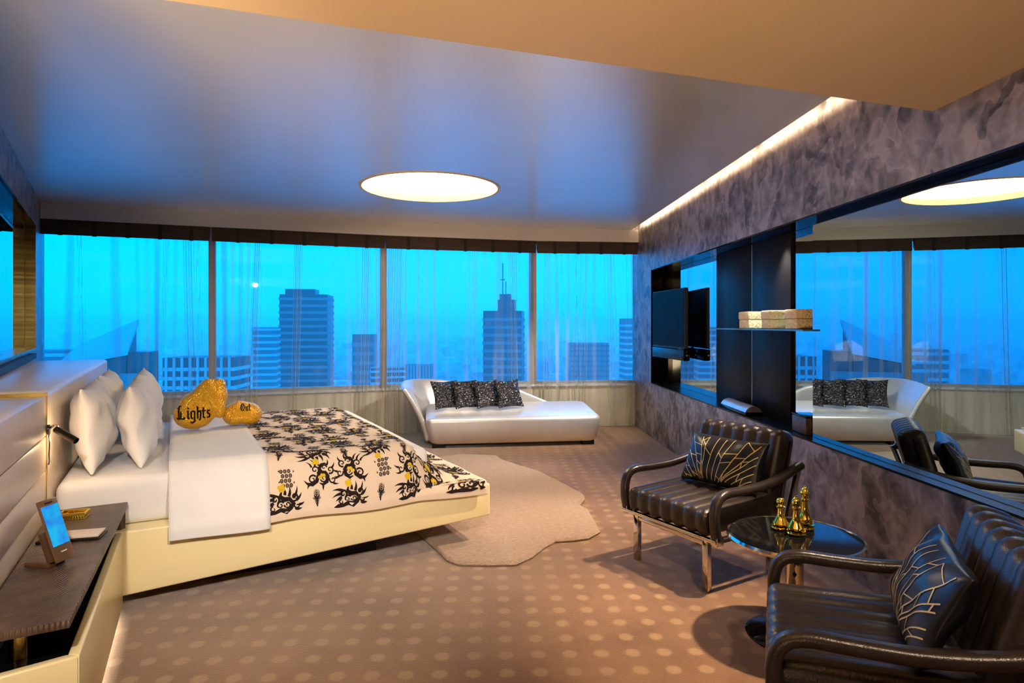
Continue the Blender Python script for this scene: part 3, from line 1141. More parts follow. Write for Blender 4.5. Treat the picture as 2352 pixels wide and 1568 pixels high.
def motif_leaf():
    k = []
    for i in range(8):
        f = i / 7
        w = 0.30 * math.sin(PI * (0.12 + 0.78 * f)) 
        yy = -0.30 + 0.60 * f
        k.append(flick(0, yy, 35, w, 0.034, 30))
        k.append(flick(0, yy, 145, w, 0.034, -30))
    k.append(([(0, -0.36), (0, 0.0), (0.02, 0.42)], [0.05, 0.06, 0.005]))
    for sx in (-1, 1):
        k.append(curl(0.13 * sx, 0.05, 0.08, 90, 1.0, 0.04, sx))
    k.append((arc(0, 0, 0.05, 0, 340, 9), 0.03))
    return k, []


kinds = [motif_dragon(), motif_winged(), motif_rings(), motif_leaf()]
ink, yel = [], []
rm = random.Random(11)
seq = [[1, 3, 1, 3, 1, 3, 1], [2, 0, 0, 2, 0, 0, 2], [3, 1, 3, 1, 3, 1, 3], [0, 2, 0, 0, 2, 0, 0]]
row = 0
t = -0.20
while t < 2.05:
    n_in = 7
    for c in range(n_in):
        s = 0.74 + 1.20 * (c + (0.15 if row % 2 else 0.0)) / (n_in - 0.6)
        typ = seq[row % 4][c]
        sz = (0.205, 0.215, 0.150, 0.125)[typ] * rm.uniform(0.94, 1.06)
        flip = -1 if (c + row) % 2 else 1
        rot = rm.uniform(-0.25, 0.25) + (PI if (row % 4 == 2 and typ == 1) else 0)
        cs, sn = math.cos(rot), math.sin(rot)
        dt = rm.uniform(-0.012, 0.012)
        for src, dst in ((kinds[typ][0], ink), (kinds[typ][1], yel)):
            for pts, wd in src:
                q = []
                for x, yv in pts:
                    x2 = x * flip
                    q.append((min(1.97, s + sz * (x2 * cs - yv * sn)), min(2.06, max(-0.255, t + dt + sz * (x2 * sn + yv * cs)))))
                ws = [w * sz for w in wd] if isinstance(wd, list) else wd * sz
                dst.append((q, ws))
    t += 0.128
    row += 1
o = ribbons('printed_motif', ink, lambda x, y_: cloth(x, y_, 0.0170), M['ink'], qroot)
o['kind'] = 'stuff'
o['label'] = 'black dragon and leaf print'
o = ribbons('printed_flower', yel, lambda x, y_: cloth(x, y_, 0.0180), M['ink_yellow'], qroot)
o['kind'] = 'stuff'
o['label'] = 'yellow details of the print'

# pillows standing on edge against the headboard, seen from their short side
pl = [(-0.175, 0.47, 10, 1, 'white pillow leaning on the headboard, nearest the reading lamp'),
      (0.045, 0.53, 11, 2, 'white pillow standing in front of the nearest headboard pillow'),
      (-0.185, 1.42, 9, 3, 'white pillow leaning on the headboard on the window side of the bed'),
      (0.045, 1.46, 11, 4, 'white pillow in front, on the window side of the bed')]
for a, b, tilt, sd, lab in pl:
    vs, fs = pillow_geo(0.72, 0.46, 0.215, 28, 0.12, 0.016, sd * 7.1, 0.46)
    # local x -> across the bed, local y -> up, local z -> along the bed
    tl = math.radians(tilt)
    out = []
    for x, yv, z in vs:
        h = yv + 0.225
        aa = a + z * math.cos(tl) - h * math.sin(tl) * 0.6
        zz = ZM + h * math.cos(tl) + z * math.sin(tl) + 0.004
        # sits on its lower edge, a little flattened
        zz = max(zz, ZM + 0.004)
        q = bp(aa, b + x, zz)
        out.append(q)
    o = mesh('bed_pillow', out, fs, M['linen'], None, True)
    props(o, lab, 'pillow', 'white bed pillows')

# gold boxing-glove cushions ------------------------------------------------
def blob(name, balls, m, loc, rz, vox=0.014, smooth=8):
    bm = bmesh.new()
    for (x, y, z), (sx, sy, sz), (ax, ay, az) in balls:
        r = bmesh.ops.create_icosphere(bm, subdivisions=3, radius=1.0)
        mt = Matrix.Translation((x, y, z)) @ Matrix.Rotation(math.radians(az), 4, 'Z') @ Matrix.Rotation(math.radians(ay), 4, 'Y') @ Matrix.Rotation(math.radians(ax), 4, 'X') @ Matrix.Diagonal((sx, sy, sz, 1))
        bmesh.ops.transform(bm, matrix=mt, verts=r['verts'])
    me = bpy.data.meshes.new('tmp')
    bm.to_mesh(me)
    bm.free()
    ob = bpy.data.objects.new('tmp', me)
    COL.objects.link(ob)
    md = ob.modifiers.new('r', 'REMESH')
    md.mode = 'VOXEL'
    md.voxel_size = vox
    ms = ob.modifiers.new('s', 'SMOOTH')
    ms.iterations = smooth
    ms.factor = 0.6
    dg = bpy.context.evaluated_depsgraph_get()
    me2 = bpy.data.meshes.new_from_object(ob.evaluated_get(dg))
    bpy.data.objects.remove(ob)
    zmin = min(v.co.z for v in me2.vertices)
    for v in me2.vertices:
        v.co.z -= zmin
    me2.materials.clear()
    return me2


GX, GY = -2.20, 4.50
grz = math.radians(26.0)


def glove(name, balls, label, loc, rz, letters, lx, lz, lsize, seam):
    root = thing(name, label, 'cushion', loc, rz, 'pair of gold boxing glove cushions')
    me = blob(name, balls, None, loc, rz)
    body = link('glove_body', me, M['gold_sequin'], root, True)
    tree = BVHTree.FromPolygons([v.co.copy() for v in me.vertices], [tuple(p.vertices) for p in me.polygons])

    def proj(x, z):
        h = tree.ray_cast(V((x, -1.0, z)), V((0, 1, 0)))
        return None if h[0] is None else h[0] + V((0, -0.003, 0))
    polys = []
    for pts, w in letters:
        polys.append(([(lx + px * lsize, lz + py * lsize) for px, py in pts], w * lsize))
    # dense resample so the lettering follows the curve
    dense = []
    for pts, w in polys:
        q = []
        for (x0, z0), (x1, z1) in zip(pts[:-1], pts[1:]):
            for k in range(4):
                q.append((x0 + (x1 - x0) * k / 4, z0 + (z1 - z0) * k / 4))
        q.append(pts[-1])
        dense.append((q, w))
    o = ribbons('lettering', dense, proj, M['ink'], root)
    o['label'] = 'black gothic lettering'
    q = [tree.ray_cast(V((x, -1.0, z)), V((0, 1, 0)))[0] for x, z in seam]
    q = [p + V((0, -0.001, 0)) for p in q if p is not None]
    if len(q) > 3:
        sweep('seam', q, circ(0.005, 6), M['brass'], root)
    return root


def word(chars):
    out = []
    x = 0.0
    W = 0.13
    for ch in chars:
        st, adv = GLYPH[ch]
        for pts in st:
            out.append(([(px + x, py) for px, py in pts], W))
        x += adv
    return out


GLYPH = {
    'L': ([[(0.02, 0.80), (0.12, 0.98), (0.28, 1.0)], [(0.16, 0.98), (0.12, 0.6), (0.16, 0.08)], [(-0.02, 0.08), (0.12, 0.0), (0.34, 0.06), (0.50, 0.0), (0.60, 0.16)], [(0.30, 0.60), (0.30, 0.12)]], 0.74),
    'i': ([[(0.0, 0.60), (0.08, 0.66), (0.08, 0.10), (0.18, 0.0)], [(0.04, 0.82), (0.13, 0.92)]], 0.30),
    'g': ([[(0.06, 0.64), (0.0, 0.52), (0.02, 0.12), (0.14, 0.02)], [(0.06, 0.64), (0.26, 0.62), (0.26, -0.22), (0.10, -0.34), (-0.04, -0.24)]], 0.42),
    'h': ([[(0.0, 1.02), (0.06, 0.94), (0.06, 0.0)], [(0.08, 0.52), (0.24, 0.64), (0.30, 0.40), (0.26, 0.02), (0.18, -0.16)]], 0.42),
    't': ([[(0.08, 0.90), (0.06, 0.10), (0.18, 0.0)], [(-0.06, 0.62), (0.22, 0.62)]], 0.32),
    's': ([[(0.24, 0.60), (0.06, 0.60), (0.04, 0.42), (0.22, 0.26), (0.20, 0.06), (0.0, 0.04)]], 0.34),
    'O': ([[(0.30, 1.0), (0.06, 0.8), (0.0, 0.4), (0.12, 0.06), (0.36, 0.0)], [(0.30, 1.0), (0.50, 0.84), (0.54, 0.4), (0.36, 0.0)], [(0.2, 0.8), (0.2, 0.2)]], 0.70),
    'u': ([[(0.0, 0.62), (0.06, 0.56), (0.06, 0.10), (0.16, 0.0), (0.28, 0.12)], [(0.26, 0.64), (0.28, 0.10), (0.38, 0.0)]], 0.46),
}
glove('boxing_glove_cushion',
      [((-0.06, 0, 0.10), (0.135, 0.105, 0.105), (0, 0, 0)), ((-0.03, 0, 0.17), (0.125, 0.10, 0.10), (0, 0, 0)),
       ((0.045, 0, 0.23), (0.12, 0.095, 0.11), (0, 0, 0)), ((0.03, 0, 0.31), (0.05, 0.07, 0.045), (0, 0, 0)), ((0.10, 0, 0.305), (0.05, 0.07, 0.05), (0, 0, 0)),
       ((0.10, -0.03, 0.16), (0.045, 0.06, 0.10), (0, -8, 0))],
      'standing gold sequined boxing glove cushion on the white sheet', (GX, GY, ZM + 0.045), grz,
      word('Lights'), -0.165, 0.085, 0.085, [(0.055, 0.03), (0.058, 0.08), (0.056, 0.13), (0.045, 0.18), (0.03, 0.205)])
g2 = V((GX, GY)) + V((math.cos(grz), math.sin(grz))) * 0.238 + V((-math.sin(grz), math.cos(grz))) * 0.05
glove('boxing_glove_cushion',
      [((-0.03, 0, 0.085), (0.09, 0.09, 0.085), (0, 0, 0)), ((0.06, 0.0, 0.085), (0.10, 0.10, 0.085), (0, 14, 0)),
       ((0.0, 0.0, 0.12), (0.08, 0.08, 0.065), (0, 0, 0))],
      'lying gold sequined boxing glove cushion beside the printed quilt', (g2.x, g2.y, ZM + 0.045), grz,
      word('Out'), 0.005, 0.115, 0.048, [(-0.07, 0.03), (-0.06, 0.07), (-0.045, 0.11), (-0.03, 0.135)])

# ------------------------------------------------------------------ bedside unit
ns_ = thing('bedside_unit', 'long bedside table with ribbed dark wood top over a cream base', 'table')
At, Bt, Dt, Et = (-1.985, 3.262), (-1.373, 1.96), (-1.535, 1.865), hfront(-1.215, 0.004)
Ft = hfront(-0.02, 0.004)
Ft2 = (B0 + BV * (HB + 0.01) - BU * 0.012)
prism('table_top', [At, Bt, Dt, Et, (Ft2.x, Ft2.y)], 0.507, 0.535, M['wood'], ns_, 0.004)
# open black compartment and the post under the corner
prism('shelf_back', [hfront(-1.2, 0.03), hfront(-0.15, 0.03), hfront(-0.15, 0.006), hfront(-1.2, 0.006)], 0.34, 0.506, M['black_matte'], ns_)
q0 = V(At) + (V(Et) - V(Bt)).normalized() * 0.02
prism('end_panel', [(-1.99, 3.25), (-2.0, 3.225), (-2.2, 3.12), (-2.19, 3.145)], 0.403, 0.506, M['wood'], ns_)
lathe('post', [(0.0, 0.0), (0.022, 0.0), (0.022, 0.125), (0.0, 0.125)], M['brass'], ns_, 20, (-1.585, 2.03, 0.381))
# cream base: tray walls round a black tray floor
Ab, Bb, Db = V((-1.970, 3.197)), V((-1.374, 2.005)), V((-1.585, 1.832))
inn = 0.035
u1 = (Bb - Ab).normalized()
u2 = (Db - Bb).normalized()
n1 = V((-u1.y, u1.x))
if n1.x > 0:
    n1 = -n1
n2 = V((-u2.y, u2.x))
if n2.y < 0:
    n2 = -n2


def isect(p, d, q, e):
    den = d.x * (-e.y) - d.y * (-e.x)
    k = ((q - p).x * (-e.y) - (q - p).y * (-e.x)) / den
    return p + d * k


Bi = isect(Ab + n1 * inn, u1, Bb + n2 * inn, u2)
prism('base_front', [tuple(Ab), tuple(Bb), tuple(Bi), tuple(Ab + n1 * inn)], 0.03, ZP, M['cream'], ns_, 0.008, seg=3)
prism('base_end', [tuple(Bb + u2 * 0.0005), tuple(Db), tuple(Db + n2 * inn), tuple(Bi)], 0.03, ZP, M['cream'], ns_, 0.008, seg=3)
prism('tray_floor', [tuple(Ab + n1 * (inn + 0.001)), tuple(Bi + n1 * 0.001 + n2 * 0.001), tuple(Db + n2 * (inn + 0.002)), hfront(-1.2, 0.005), hfront(-0.03, 0.005)], 0.20, 0.38, M['black_gloss'], ns_)
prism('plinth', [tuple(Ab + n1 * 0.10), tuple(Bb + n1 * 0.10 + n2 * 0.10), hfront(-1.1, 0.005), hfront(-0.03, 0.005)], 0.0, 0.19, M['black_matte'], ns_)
q1, q2 = Ab + u1 * 0.12 + n1 * 0.06, Bb + n1 * 0.06 - u1 * 0.05
prism('glow_strip', [tuple(q1), tuple(q2), tuple(q2 + n1 * 0.02), tuple(q1 + n1 * 0.02)], 0.05, 0.065, M['under_led'], ns_)

# things on the bedside unit ------------------------------------------------
ZT = 0.5355
tr = thing('trinket_tray', 'small gold rectangular tray on the bedside table next to the mattress', 'tray', (-2.075, 2.99, ZT), math.radians(15))
box('tray_base', (0.115, 0.075, 0.006), (0, 0, 0.003), M['gold'], tr, 0.001)
for nm, sz, lc in (('tray_side', (0.115, 0.008, 0.024), (0, -0.0335, 0.0185)), ('tray_side', (0.115, 0.008, 0.024), (0, 0.0335, 0.0185)),
                   ('tray_side', (0.008, 0.058, 0.024), (-0.0535, 0, 0.0185)), ('tray_side', (0.008, 0.058, 0.024), (0.0535, 0, 0.0185))):
    box(nm, sz, lc, M['gold'], tr, 0.002)
nt_ = thing('note_pad', 'white note pad on a dark leather holder on the bedside table', 'notepad', (-1.88, 2.70, ZT), math.radians(16))
box('holder', (0.235, 0.105, 0.012), (0, 0, 0.006), M['lamp_dark'], nt_, 0.003)
box('paper_block', (0.20, 0.095, 0.010), (0.012, 0, 0.0175), M['paper'], nt_, 0.002)
ph = thing('phone_stand', 'smartphone with a blue lit screen leaning on a wooden stand', 'phone', (-1.775, 2.405, ZT), math.radians(84))
box('stand_foot', (0.075, 0.105, 0.020), (0, 0.005, 0.010), M['dark_wood'], ph, 0.003)
box('stand_rest', (0.075, 0.022, 0.115), (0, -0.028, 0.074), M['dark_wood'], ph, 0.003, (math.radians(-20), 0, 0))
pb = box('phone_body', (0.088, 0.009, 0.24), (0, -0.040, 0.135), M['phone'], ph, 0.004, (math.radians(-20), 0, 0))
box('phone_screen', (0.076, 0.0015, 0.155), (0, -0.0055, 0.018), M['phone_glass'], pb)
box('speaker_slot', (0.034, 0.0015, 0.005), (0, -0.0055, 0.106), M['black_matte'], pb)
box('home_button', (0.026, 0.0015, 0.005), (0, -0.0055, -0.085), M['paper'], pb)

point('reading_lamp_bulb', (hfront(0.02, 0.10)[0], hfront(0.02, 0.10)[1], 0.90), 1.8, WARM, 0.012)
rl = thing('reading_lamp', 'dark metal reading lamp on the headboard beside the pillows', 'lamp', (hfront(0.0, 0.0)[0], hfront(0.0, 0.0)[1], 0.95), BRZ)
lathe('wall_rose', [(0.0, 0.0), (0.024, 0.0), (0.024, 0.010), (0.0, 0.010)], M['lamp_dark'], rl, 20, (0.004, 0, 0), (0, PI / 2, 0))
sweep('bracket', smooth_path([(0.01, 0, 0.0), (0.03, 0, 0.018), (0.045, 0, 0.008), (0.05, 0, -0.012)], 6), circ(0.006, 8), M['chrome'], rl)
lathe('lamp_head', [(0.0, 0.0), (0.015, 0.0), (0.016, 0.006), (0.016, 0.118), (0.013, 0.12), (0.013, 0.112), (0.0, 0.112)], M['lamp_dark'], rl, 20, (0.036, 0.0, 0.0), (0, math.radians(118), math.radians(-32)))
sweep('cord', smooth_path([(0.008, 0, -0.01), (0.012, 0, -0.06), (0.010, 0.002, -0.12), (0.012, -0.006, -0.15), (0.010, -0.012, -0.165)], 6), circ(0.003, 6), M['lamp_dark'], rl)

# ------------------------------------------------------------------ rug
rug = [(-0.85, 4.75), (-0.62, 4.30), (-0.438, 3.945), (-0.40, 3.86), (-0.316, 3.788), (-0.15, 3.78), (0.024, 3.788), (0.12, 3.90), (0.20, 4.06), (0.286, 4.188),
       (0.40, 4.21), (0.51, 4.247), (0.61, 4.38), (0.60, 4.62), (0.587, 4.89), (0.532, 5.006), (0.56, 5.09), (0.598, 5.191), (0.602, 5.323), (0.482, 5.637),
       (0.36, 5.92), (0.252, 6.184), (0.062, 6.43), (-0.12, 6.717), (-0.171, 6.893), (-0.559, 6.985), (-0.994, 6.675), (-1.15, 6.1), (-1.0, 5.5)]
bm = bmesh.new()
c = V((-0.25, 5.2))
rings = []
for f, z in ((1.0, 0.001), (1.004, 0.012), (0.992, 0.024), (0.975, 0.029)):
    rings.append([bm.verts.new((c.x + (x - c.x) * f, c.y + (y - c.y) * f, z)) for x, y in rug])
n = len(rug)
for a, b in zip(rings[:-1], rings[1:]):
    for i in range(n):
        j = (i + 1) % n
        bm.faces.new((a[i], a[j], b[j], b[i]))
bm.faces.new(rings[-1])
bm.faces.new(rings[0][::-1])
o = from_bm('floor_rug', bm, M['rug'], None, True, angle=40)
props(o, 'thick beige pile rug with an irregular outline between bed and sofa', 'rug')

# ------------------------------------------------------------------ sofa
SO = V((0.013, 7.50))
srz = math.radians(7.5)
sf = thing('chaise_sofa', 'silver leather chaise sofa with a sweeping back in front of the windows', 'sofa', (SO.x, SO.y, 0), srz)
# seat base: loft of rounded rectangles, flaring upwards, top higher towards the back
verts, faces = [], []
lev = [(0.05, 0.97, 0.0, 0.03), (0.07, 1.0, -0.012, 0.03), (0.20, 1.03, -0.022, 0.03), (0.30, 1.05, -0.03, 0.03), (0.335, 1.045, -0.022, 0.05), (0.352, 1.02, 0.005, 0.10), (0.358, 0.98, 0.05, 0.16)]
SEC = None
for z, hx, y0, rr in lev:
    d = 0.80 - y0
    sec = rrect(2 * hx, d, 0.07, 5)
    SEC = len(sec)
    for x, y in sec:
        yy = y + y0 + d / 2
        zz = z + (0.075 * max(0, yy) / 0.80 if z > 0.28 else 0)
        verts.append((x + 0.02, yy, zz))
for i in range(len(lev) - 1):
    for q in range(SEC):
        s = (q + 1) % SEC
        faces.append((i * SEC + q, i * SEC + s, (i + 1) * SEC + s, (i + 1) * SEC + q))
faces.append(tuple(range(SEC))[::-1])
faces.append(tuple((len(lev) - 1) * SEC + q for q in range(SEC)))
mesh('seat', verts, faces, M['silver'], sf, True, angle=50)
# back shell sweeping from the head end along the rear and down
pth = smooth_path([(-1.00, 0.06, 0), (-1.02, 0.36, 0), (-0.98, 0.60, 0), (-0.82, 0.74, 0), (-0.40, 0.77, 0), (0.0, 0.78, 0), (0.30, 0.78, 0), (0.58, 0.78, 0)], 7)
ln = [0.0]
for a, b in zip(pth[:-1], pth[1:]):
    ln.append(ln[-1] + (b - a).length)
tot = ln[-1]
verts, faces = [], []
NV = 10
for i, p in enumerate(pth):
    u = ln[i] / tot
    t_ = (pth[min(i + 1, len(pth) - 1)] - pth[max(i - 1, 0)]).normalized()
    no = V((-t_.y, t_.x, 0))                       # outwards
    if u < 0.06:
        ht = 0.70
    elif u < 0.42:
        ht = 0.70 + 0.04 * math.sin(PI * (u - 0.06) / 0.36)
    else:
        q = (u - 0.42) / 0.58
        ht = 0.70 - 0.12 * q if q < 0.62 else 0.70 - 0.12 * 0.62 - 0.20 * ((q - 0.62) / 0.38)
    fl_ = 0.30 if u < 0.3 else 0.30 - 0.20 * min(1, (u - 0.3) / 0.25)
    for j in range(NV + 1):
        v = j / NV
        z = 0.07 + (ht - 0.07) * v
        off = fl_ * (v ** 1.5) * (ht - 0.07) / 0.65
        q = p + no * off
        verts.append((q.x, q.y, z))
for i in range(len(pth) - 1):
    for j in range(NV):
        q = i * (NV + 1) + j
        faces.append((q, q + 1, q + NV + 2, q + NV + 1))
o = mesh('back_shell', verts, faces, M['silver'], sf, True)
md = o.modifiers.new('thickness', 'SOLIDIFY')
md.thickness = 0.06
md.offset = 0
md = o.modifiers.new('round', 'BEVEL')
md.width = 0.026
md.segments = 4
md.limit_method = 'ANGLE'
md.angle_limit = math.radians(50)
for x, y in ((-0.88, 0.08), (0.92, 0.08), (-0.88, 0.74), (0.92, 0.74)):
    box('foot', (0.15, 0.12, 0.052), (x, y, 0.026), M['black_matte'], sf, 0.004)
CL = ['nearest the headrest', 'second from the headrest', 'third from the headrest', 'at the open end of the row']
for i in range(4):
    x = (-0.78, -0.53, -0.27, 0.0)[i]
    rzl = (24, 22, 24, 23)[i]
    vs, fs = pillow_geo(0.36, 0.37, 0.105, 24, 0.11, 0.016, 60 + i * 3.3, 0.45)
    tl = math.radians(24)
    loc = sf.matrix_basis @ V((x, 0.40 + 0.01 * i, 0.416))
    R = Matrix.Rotation(srz + math.radians(rzl), 4, 'Z') @ Matrix.Rotation(PI / 2 - tl, 4, 'X')
    out = [R @ V((a, b, c_)) for a, b, c_ in vs]
    zmin = min(v.z for v in out)
    out = [V((v.x, v.y, v.z - zmin)) for v in out]
    o = mesh('sequin_cushion', out, fs, M['sequin'], None, True, tuple(loc))
    props(o, 'black sequined square cushion on the silver sofa, ' + CL[i], 'cushion', 'black sequined cushions on the sofa')


# ------------------------------------------------------------------ armchairs
def armchair(label, loc, rz):
    c = thing('lounge_armchair', label, 'armchair', loc, rz, 'pair of leather lounge armchairs')
    pad('seat_cushion', 0.64, 0.60, 0.145, 0.045, 7, 0.014, M['leather'], c, (0, -0.025, 0.385), (math.radians(2), 0, 0), top_crown=0.012)
    pad('back_cushion', 0.64, 0.50, 0.15, 0.05, 7, 0.014, M['leather'], c, (0, 0.335, 0.575), (math.radians(74), 0, 0), top_crown=0.015)
    for sx in (-1, 1):
        x = 0.352 * sx
        path = smooth_path([(x, -0.285, 0.31), (x, -0.300, 0.38), (x, -0.298, 0.46), (x, -0.272, 0.515), (x, -0.21, 0.538), (x, -0.08, 0.537), (x, 0.08, 0.540), (x, 0.24, 0.562), (x, 0.36, 0.594), (x, 0.44, 0.618)], 6)
        arm = sweep('armrest', path, rrect(0.058, 0.046, 0.02, 4), M['leather'], c, side=(1, 0, 0))
        box('arm_bracket', (0.050, 0.050, 0.05), (x, -0.282, 0.300), M['chrome'], arm, 0.004)
    # chrome frame: seat frame in front and at the sides, upper rail, legs with stretchers
    box('seat_rail', (0.74, 0.030, 0.020), (0, -0.300, 0.296), M['chrome'], c, 0.003)
    box('seat_rail', (0.74, 0.030, 0.020), (0, 0.300, 0.296), M['chrome'], c, 0.003)
    for sx in (-1, 1):
        box('side_rail', (0.028, 0.57, 0.020), (0.356 * sx, 0, 0.2955), M['leather'], c, 0.003)
        box('back_post', (0.026, 0.030, 0.34), (0.335 * sx, 0.395, 0.455), M['chrome'], c, 0.003, (math.radians(-20), 0, 0))
    box('front_stretcher', (0.51, 0.022, 0.022), (0, -0.270, 0.258), M['chrome'], c, 0.002)
    box('rear_stretcher', (0.51, 0.022, 0.022), (0, 0.270, 0.258), M['chrome'], c, 0.002)
    for sx in (-1, 1):
        box('side_stretcher', (0.022, 0.51, 0.022), (0.270 * sx, 0, 0.258), M['chrome'], c, 0.002)
        for sy in (-1, 1):
            box('leg', (0.040, 0.030, 0.285), (0.272 * sx, 0.270 * sy, 0.1425), M['chrome'], c, 0.003)
    return c


C1 = ((1.147, 3.806), math.radians(-58.5))
C2 = ((1.188, 2.081), math.radians(-112.6))
armchair('dark brown leather armchair with chrome legs, farther back beside the round table', (C1[0][0], C1[0][1], 0), C1[1])
armchair('dark brown leather armchair cut off by the edge of the picture, closest to the camera', (C2[0][0], C2[0][1], 0), C2[1])


# rectangular satin cushions with gold stitched fan lines
def fan_cushion(label, chair, rz_off, x_off, seed, tilt):
    (cx_, cy_), crz = chair
    R = Matrix.Translation((cx_, cy_, 0)) @ Matrix.Rotation(crz, 4, 'Z')
    loc = R @ V((x_off, 0.155, 0.468))
    root = thing('satin_cushion', label, 'cushion', tuple(loc), crz + math.radians(rz_off), 'satin cushions on the armchairs')
    vs, fs = pillow_geo(0.54, 0.31, 0.14, 24, 0.05, 0.014, seed, 0.42)
    Q = Matrix.Rotation(PI / 2 - math.radians(tilt), 4, 'X')
    zmin = min((Q @ V(v)).z for v in vs)
    out = [Q @ V(v) - V((0, 0, zmin)) for v in vs]
    mesh('cushion_cover', out, fs, M['satin'], root, True)
    tree = BVHTree.FromPolygons([V(v) for v in vs], fs)

    def fm(x, y):
        h = tree.ray_cast(V((x, y, 1)), V((0, 0, -1)))
        if h[0] is None:
            return None
        return Q @ (h[0] + V((0, 0, 0.0025))) - V((0, 0, zmin))
    rn = random.Random(seed)
    polys = []
    prev = None
    org = (-0.05, -0.26)
    nl = 19
    rays = []
    for k in range(nl):
        a = math.radians(14 + 150 * k / (nl - 1) + rn.uniform(-2, 2))
        pts = []
        for i in range(31):
            rr = 0.10 + 0.46 * i / 30
            x = org[0] + rr * math.cos(a) * 1.1 + 0.012 * math.sin(9 * rr + k)
            y = org[1] + rr * math.sin(a) + 0.22 * math.cos(a) ** 2 * (1 - math.exp(-3 * rr)) * 0.6
            pts.append((x, y))
        rays.append(pts)

    def inside(w):
        return abs(w[0]) < 0.245 and abs(w[1]) < 0.138
    for pts in rays:
        run = [w for w in pts if inside(w)]
        if len(run) > 2:
            polys.append((run, 0.0046))
    for k in range(nl - 1):
        for i in range(3, 29, 4):
            if rn.random() < 0.5:
                j = min(30, i + rn.choice((-2, 1, 2, 3)))
                p, q = rays[k][i], rays[k + 1][j]
                if inside(p) and inside(q):
                    polys.append(([(p[0] + (q[0] - p[0]) * f / 3, p[1] + (q[1] - p[1]) * f / 3) for f in range(4)], 0.0040))
    o = ribbons('stitched_line', polys, fm, M['gold_thread'], root)
    o['kind'] = 'stuff'
    o['label'] = 'gold fan shaped stitching'
    return root


fan_cushion('black satin cushion with gold fan lines on the armchair behind the round table', C1, 4, 0.03, 3, 24)
fan_cushion('black satin cushion with gold fan lines on the armchair closest to the camera', C2, -3, 0.03, 8, 25)

# ------------------------------------------------------------------ round side table
TX, TY, TZ = 1.317, 2.942, 0.47
tb = thing('side_table', 'round black glass side table with a chrome rim between the armchairs', 'table', (TX, TY, 0))
lathe('table_top', [(0.0, TZ - 0.012), (0.284, TZ - 0.012), (0.284, TZ - 0.002), (0.0, TZ - 0.002)], M['black_gloss'], tb, 56)
lathe('rim', [(0.285, TZ - 0.028), (0.298, TZ - 0.024), (0.302, TZ - 0.012), (0.297, TZ), (0.286, TZ + 0.001), (0.2845, TZ - 0.004), (0.2845, TZ - 0.020), (0.285, TZ - 0.028)], M['chrome'], tb, 56)
lathe('stem', [(0.0, 0.02), (0.042, 0.02), (0.040, 0.05), (0.040, TZ - 0.03), (0.05, TZ - 0.013), (0.0, TZ - 0.013)], M['chrome'], tb, 28)
lathe('base', [(0.0, 0.0), (0.215, 0.0), (0.217, 0.006), (0.20, 0.014), (0.08, 0.024), (0.0, 0.026)], M['black_gloss'], tb, 48)
for k in range(3):
    box('rim_clip', (0.030, 0.014, 0.016), (0.288 * math.cos(math.radians(-112 + 120 * k)), 0.288 * math.sin(math.radians(-112 + 120 * k)), TZ - 0.034), M['chrome'], tb, 0.002, (0, 0, math.radians(-22 + 120 * k)))


# small black diamonds on the stem, one above the other
fwd = V((-TX, -TY)).normalized()
lat = V((-fwd.y, fwd.x))
for k, (zc, sz) in enumerate(((0.405, 0.016), (0.345, 0.010), (0.30, 0.012))):
    vv = []
    for dx, dz in ((0, -1.3), (0.8, 0), (0, 1.3), (-0.8, 0)):
        ang = dx * sz / 0.0405
        p = (fwd * math.cos(ang) + lat * math.sin(ang)) * 0.0408
        vv.append((p.x, p.y, zc + dz * sz))
    mesh('diamond_mark', vv, [(0, 1, 2, 3)], M['black_matte'], tb)


def figurine(label, x, y, h, kind):
    s = h / 0.20
    r = 0.040
    prof = [(0, 0), (r, 0), (r * 1.05, 0.006), (r * 0.95, 0.010), (r * 1.05, 0.015), (r * 1.05, 0.020), (r * 0.86, 0.026), (r * 0.9, 0.034), (r * 0.72, 0.050), (r * 0.60, 0.060), (r * 0.44, 0.078), (r * 0.36, 0.10), (r * 0.34, 0.125)]
    if kind == 'pawn':
        prof += [(r * 0.52, 0.130), (r * 0.54, 0.136), (r * 0.30, 0.141)]
        prof += [(r * 0.52 * math.cos(math.radians(a)), 0.166 + r * 0.60 * math.sin(math.radians(a))) for a in range(-60, 91, 15)]
    elif kind == 'bishop':
        prof += [(r * 0.5, 0.132), (r * 0.5, 0.138), (r * 0.34, 0.142), (r * 0.46, 0.150), (r * 0.52, 0.162), (r * 0.42, 0.178), (r * 0.2, 0.190), (r * 0.14, 0.192), (r * 0.16, 0.197), (0, 0.2)]
    else:
        prof += [(r * 0.50, 0.130), (r * 0.52, 0.137), (r * 0.34, 0.142), (r * 0.36, 0.155), (r * 0.56, 0.163), (r * 0.58, 0.168), (r * 0.46, 0.172), (r * 0.40, 0.180), (r * 0.22, 0.191), (r * 0.12, 0.193), (r * 0.12, 0.197), (0, 0.2)]
    prof[-1] = (0, prof[-1][1])
    t = thing('chess_figurine', label, 'figurine', (x, y, TZ + 0.001), 0, 'gold chess figurines on the side table')
    foot = [(a, b * s) for a, b in prof if b <= 0.0205] + [(0, 0.0205 * s)]
    body = [(0, 0.0205 * s)] + [(a, b * s) for a, b in prof if b > 0.0205]
    lathe('foot', foot, M['gold'], t, 28)
    lathe('body', body, M['gold'], t, 28)
    for k in range(8):
        a = 2 * PI * k / 8
        lathe('bead', [(0, -0.005), (0.0045, -0.002), (0.0045, 0.002), (0, 0.005)], M['gold'], t, 8, (r * 0.90 * math.cos(a), r * 0.90 * math.sin(a), 0.031 * s))


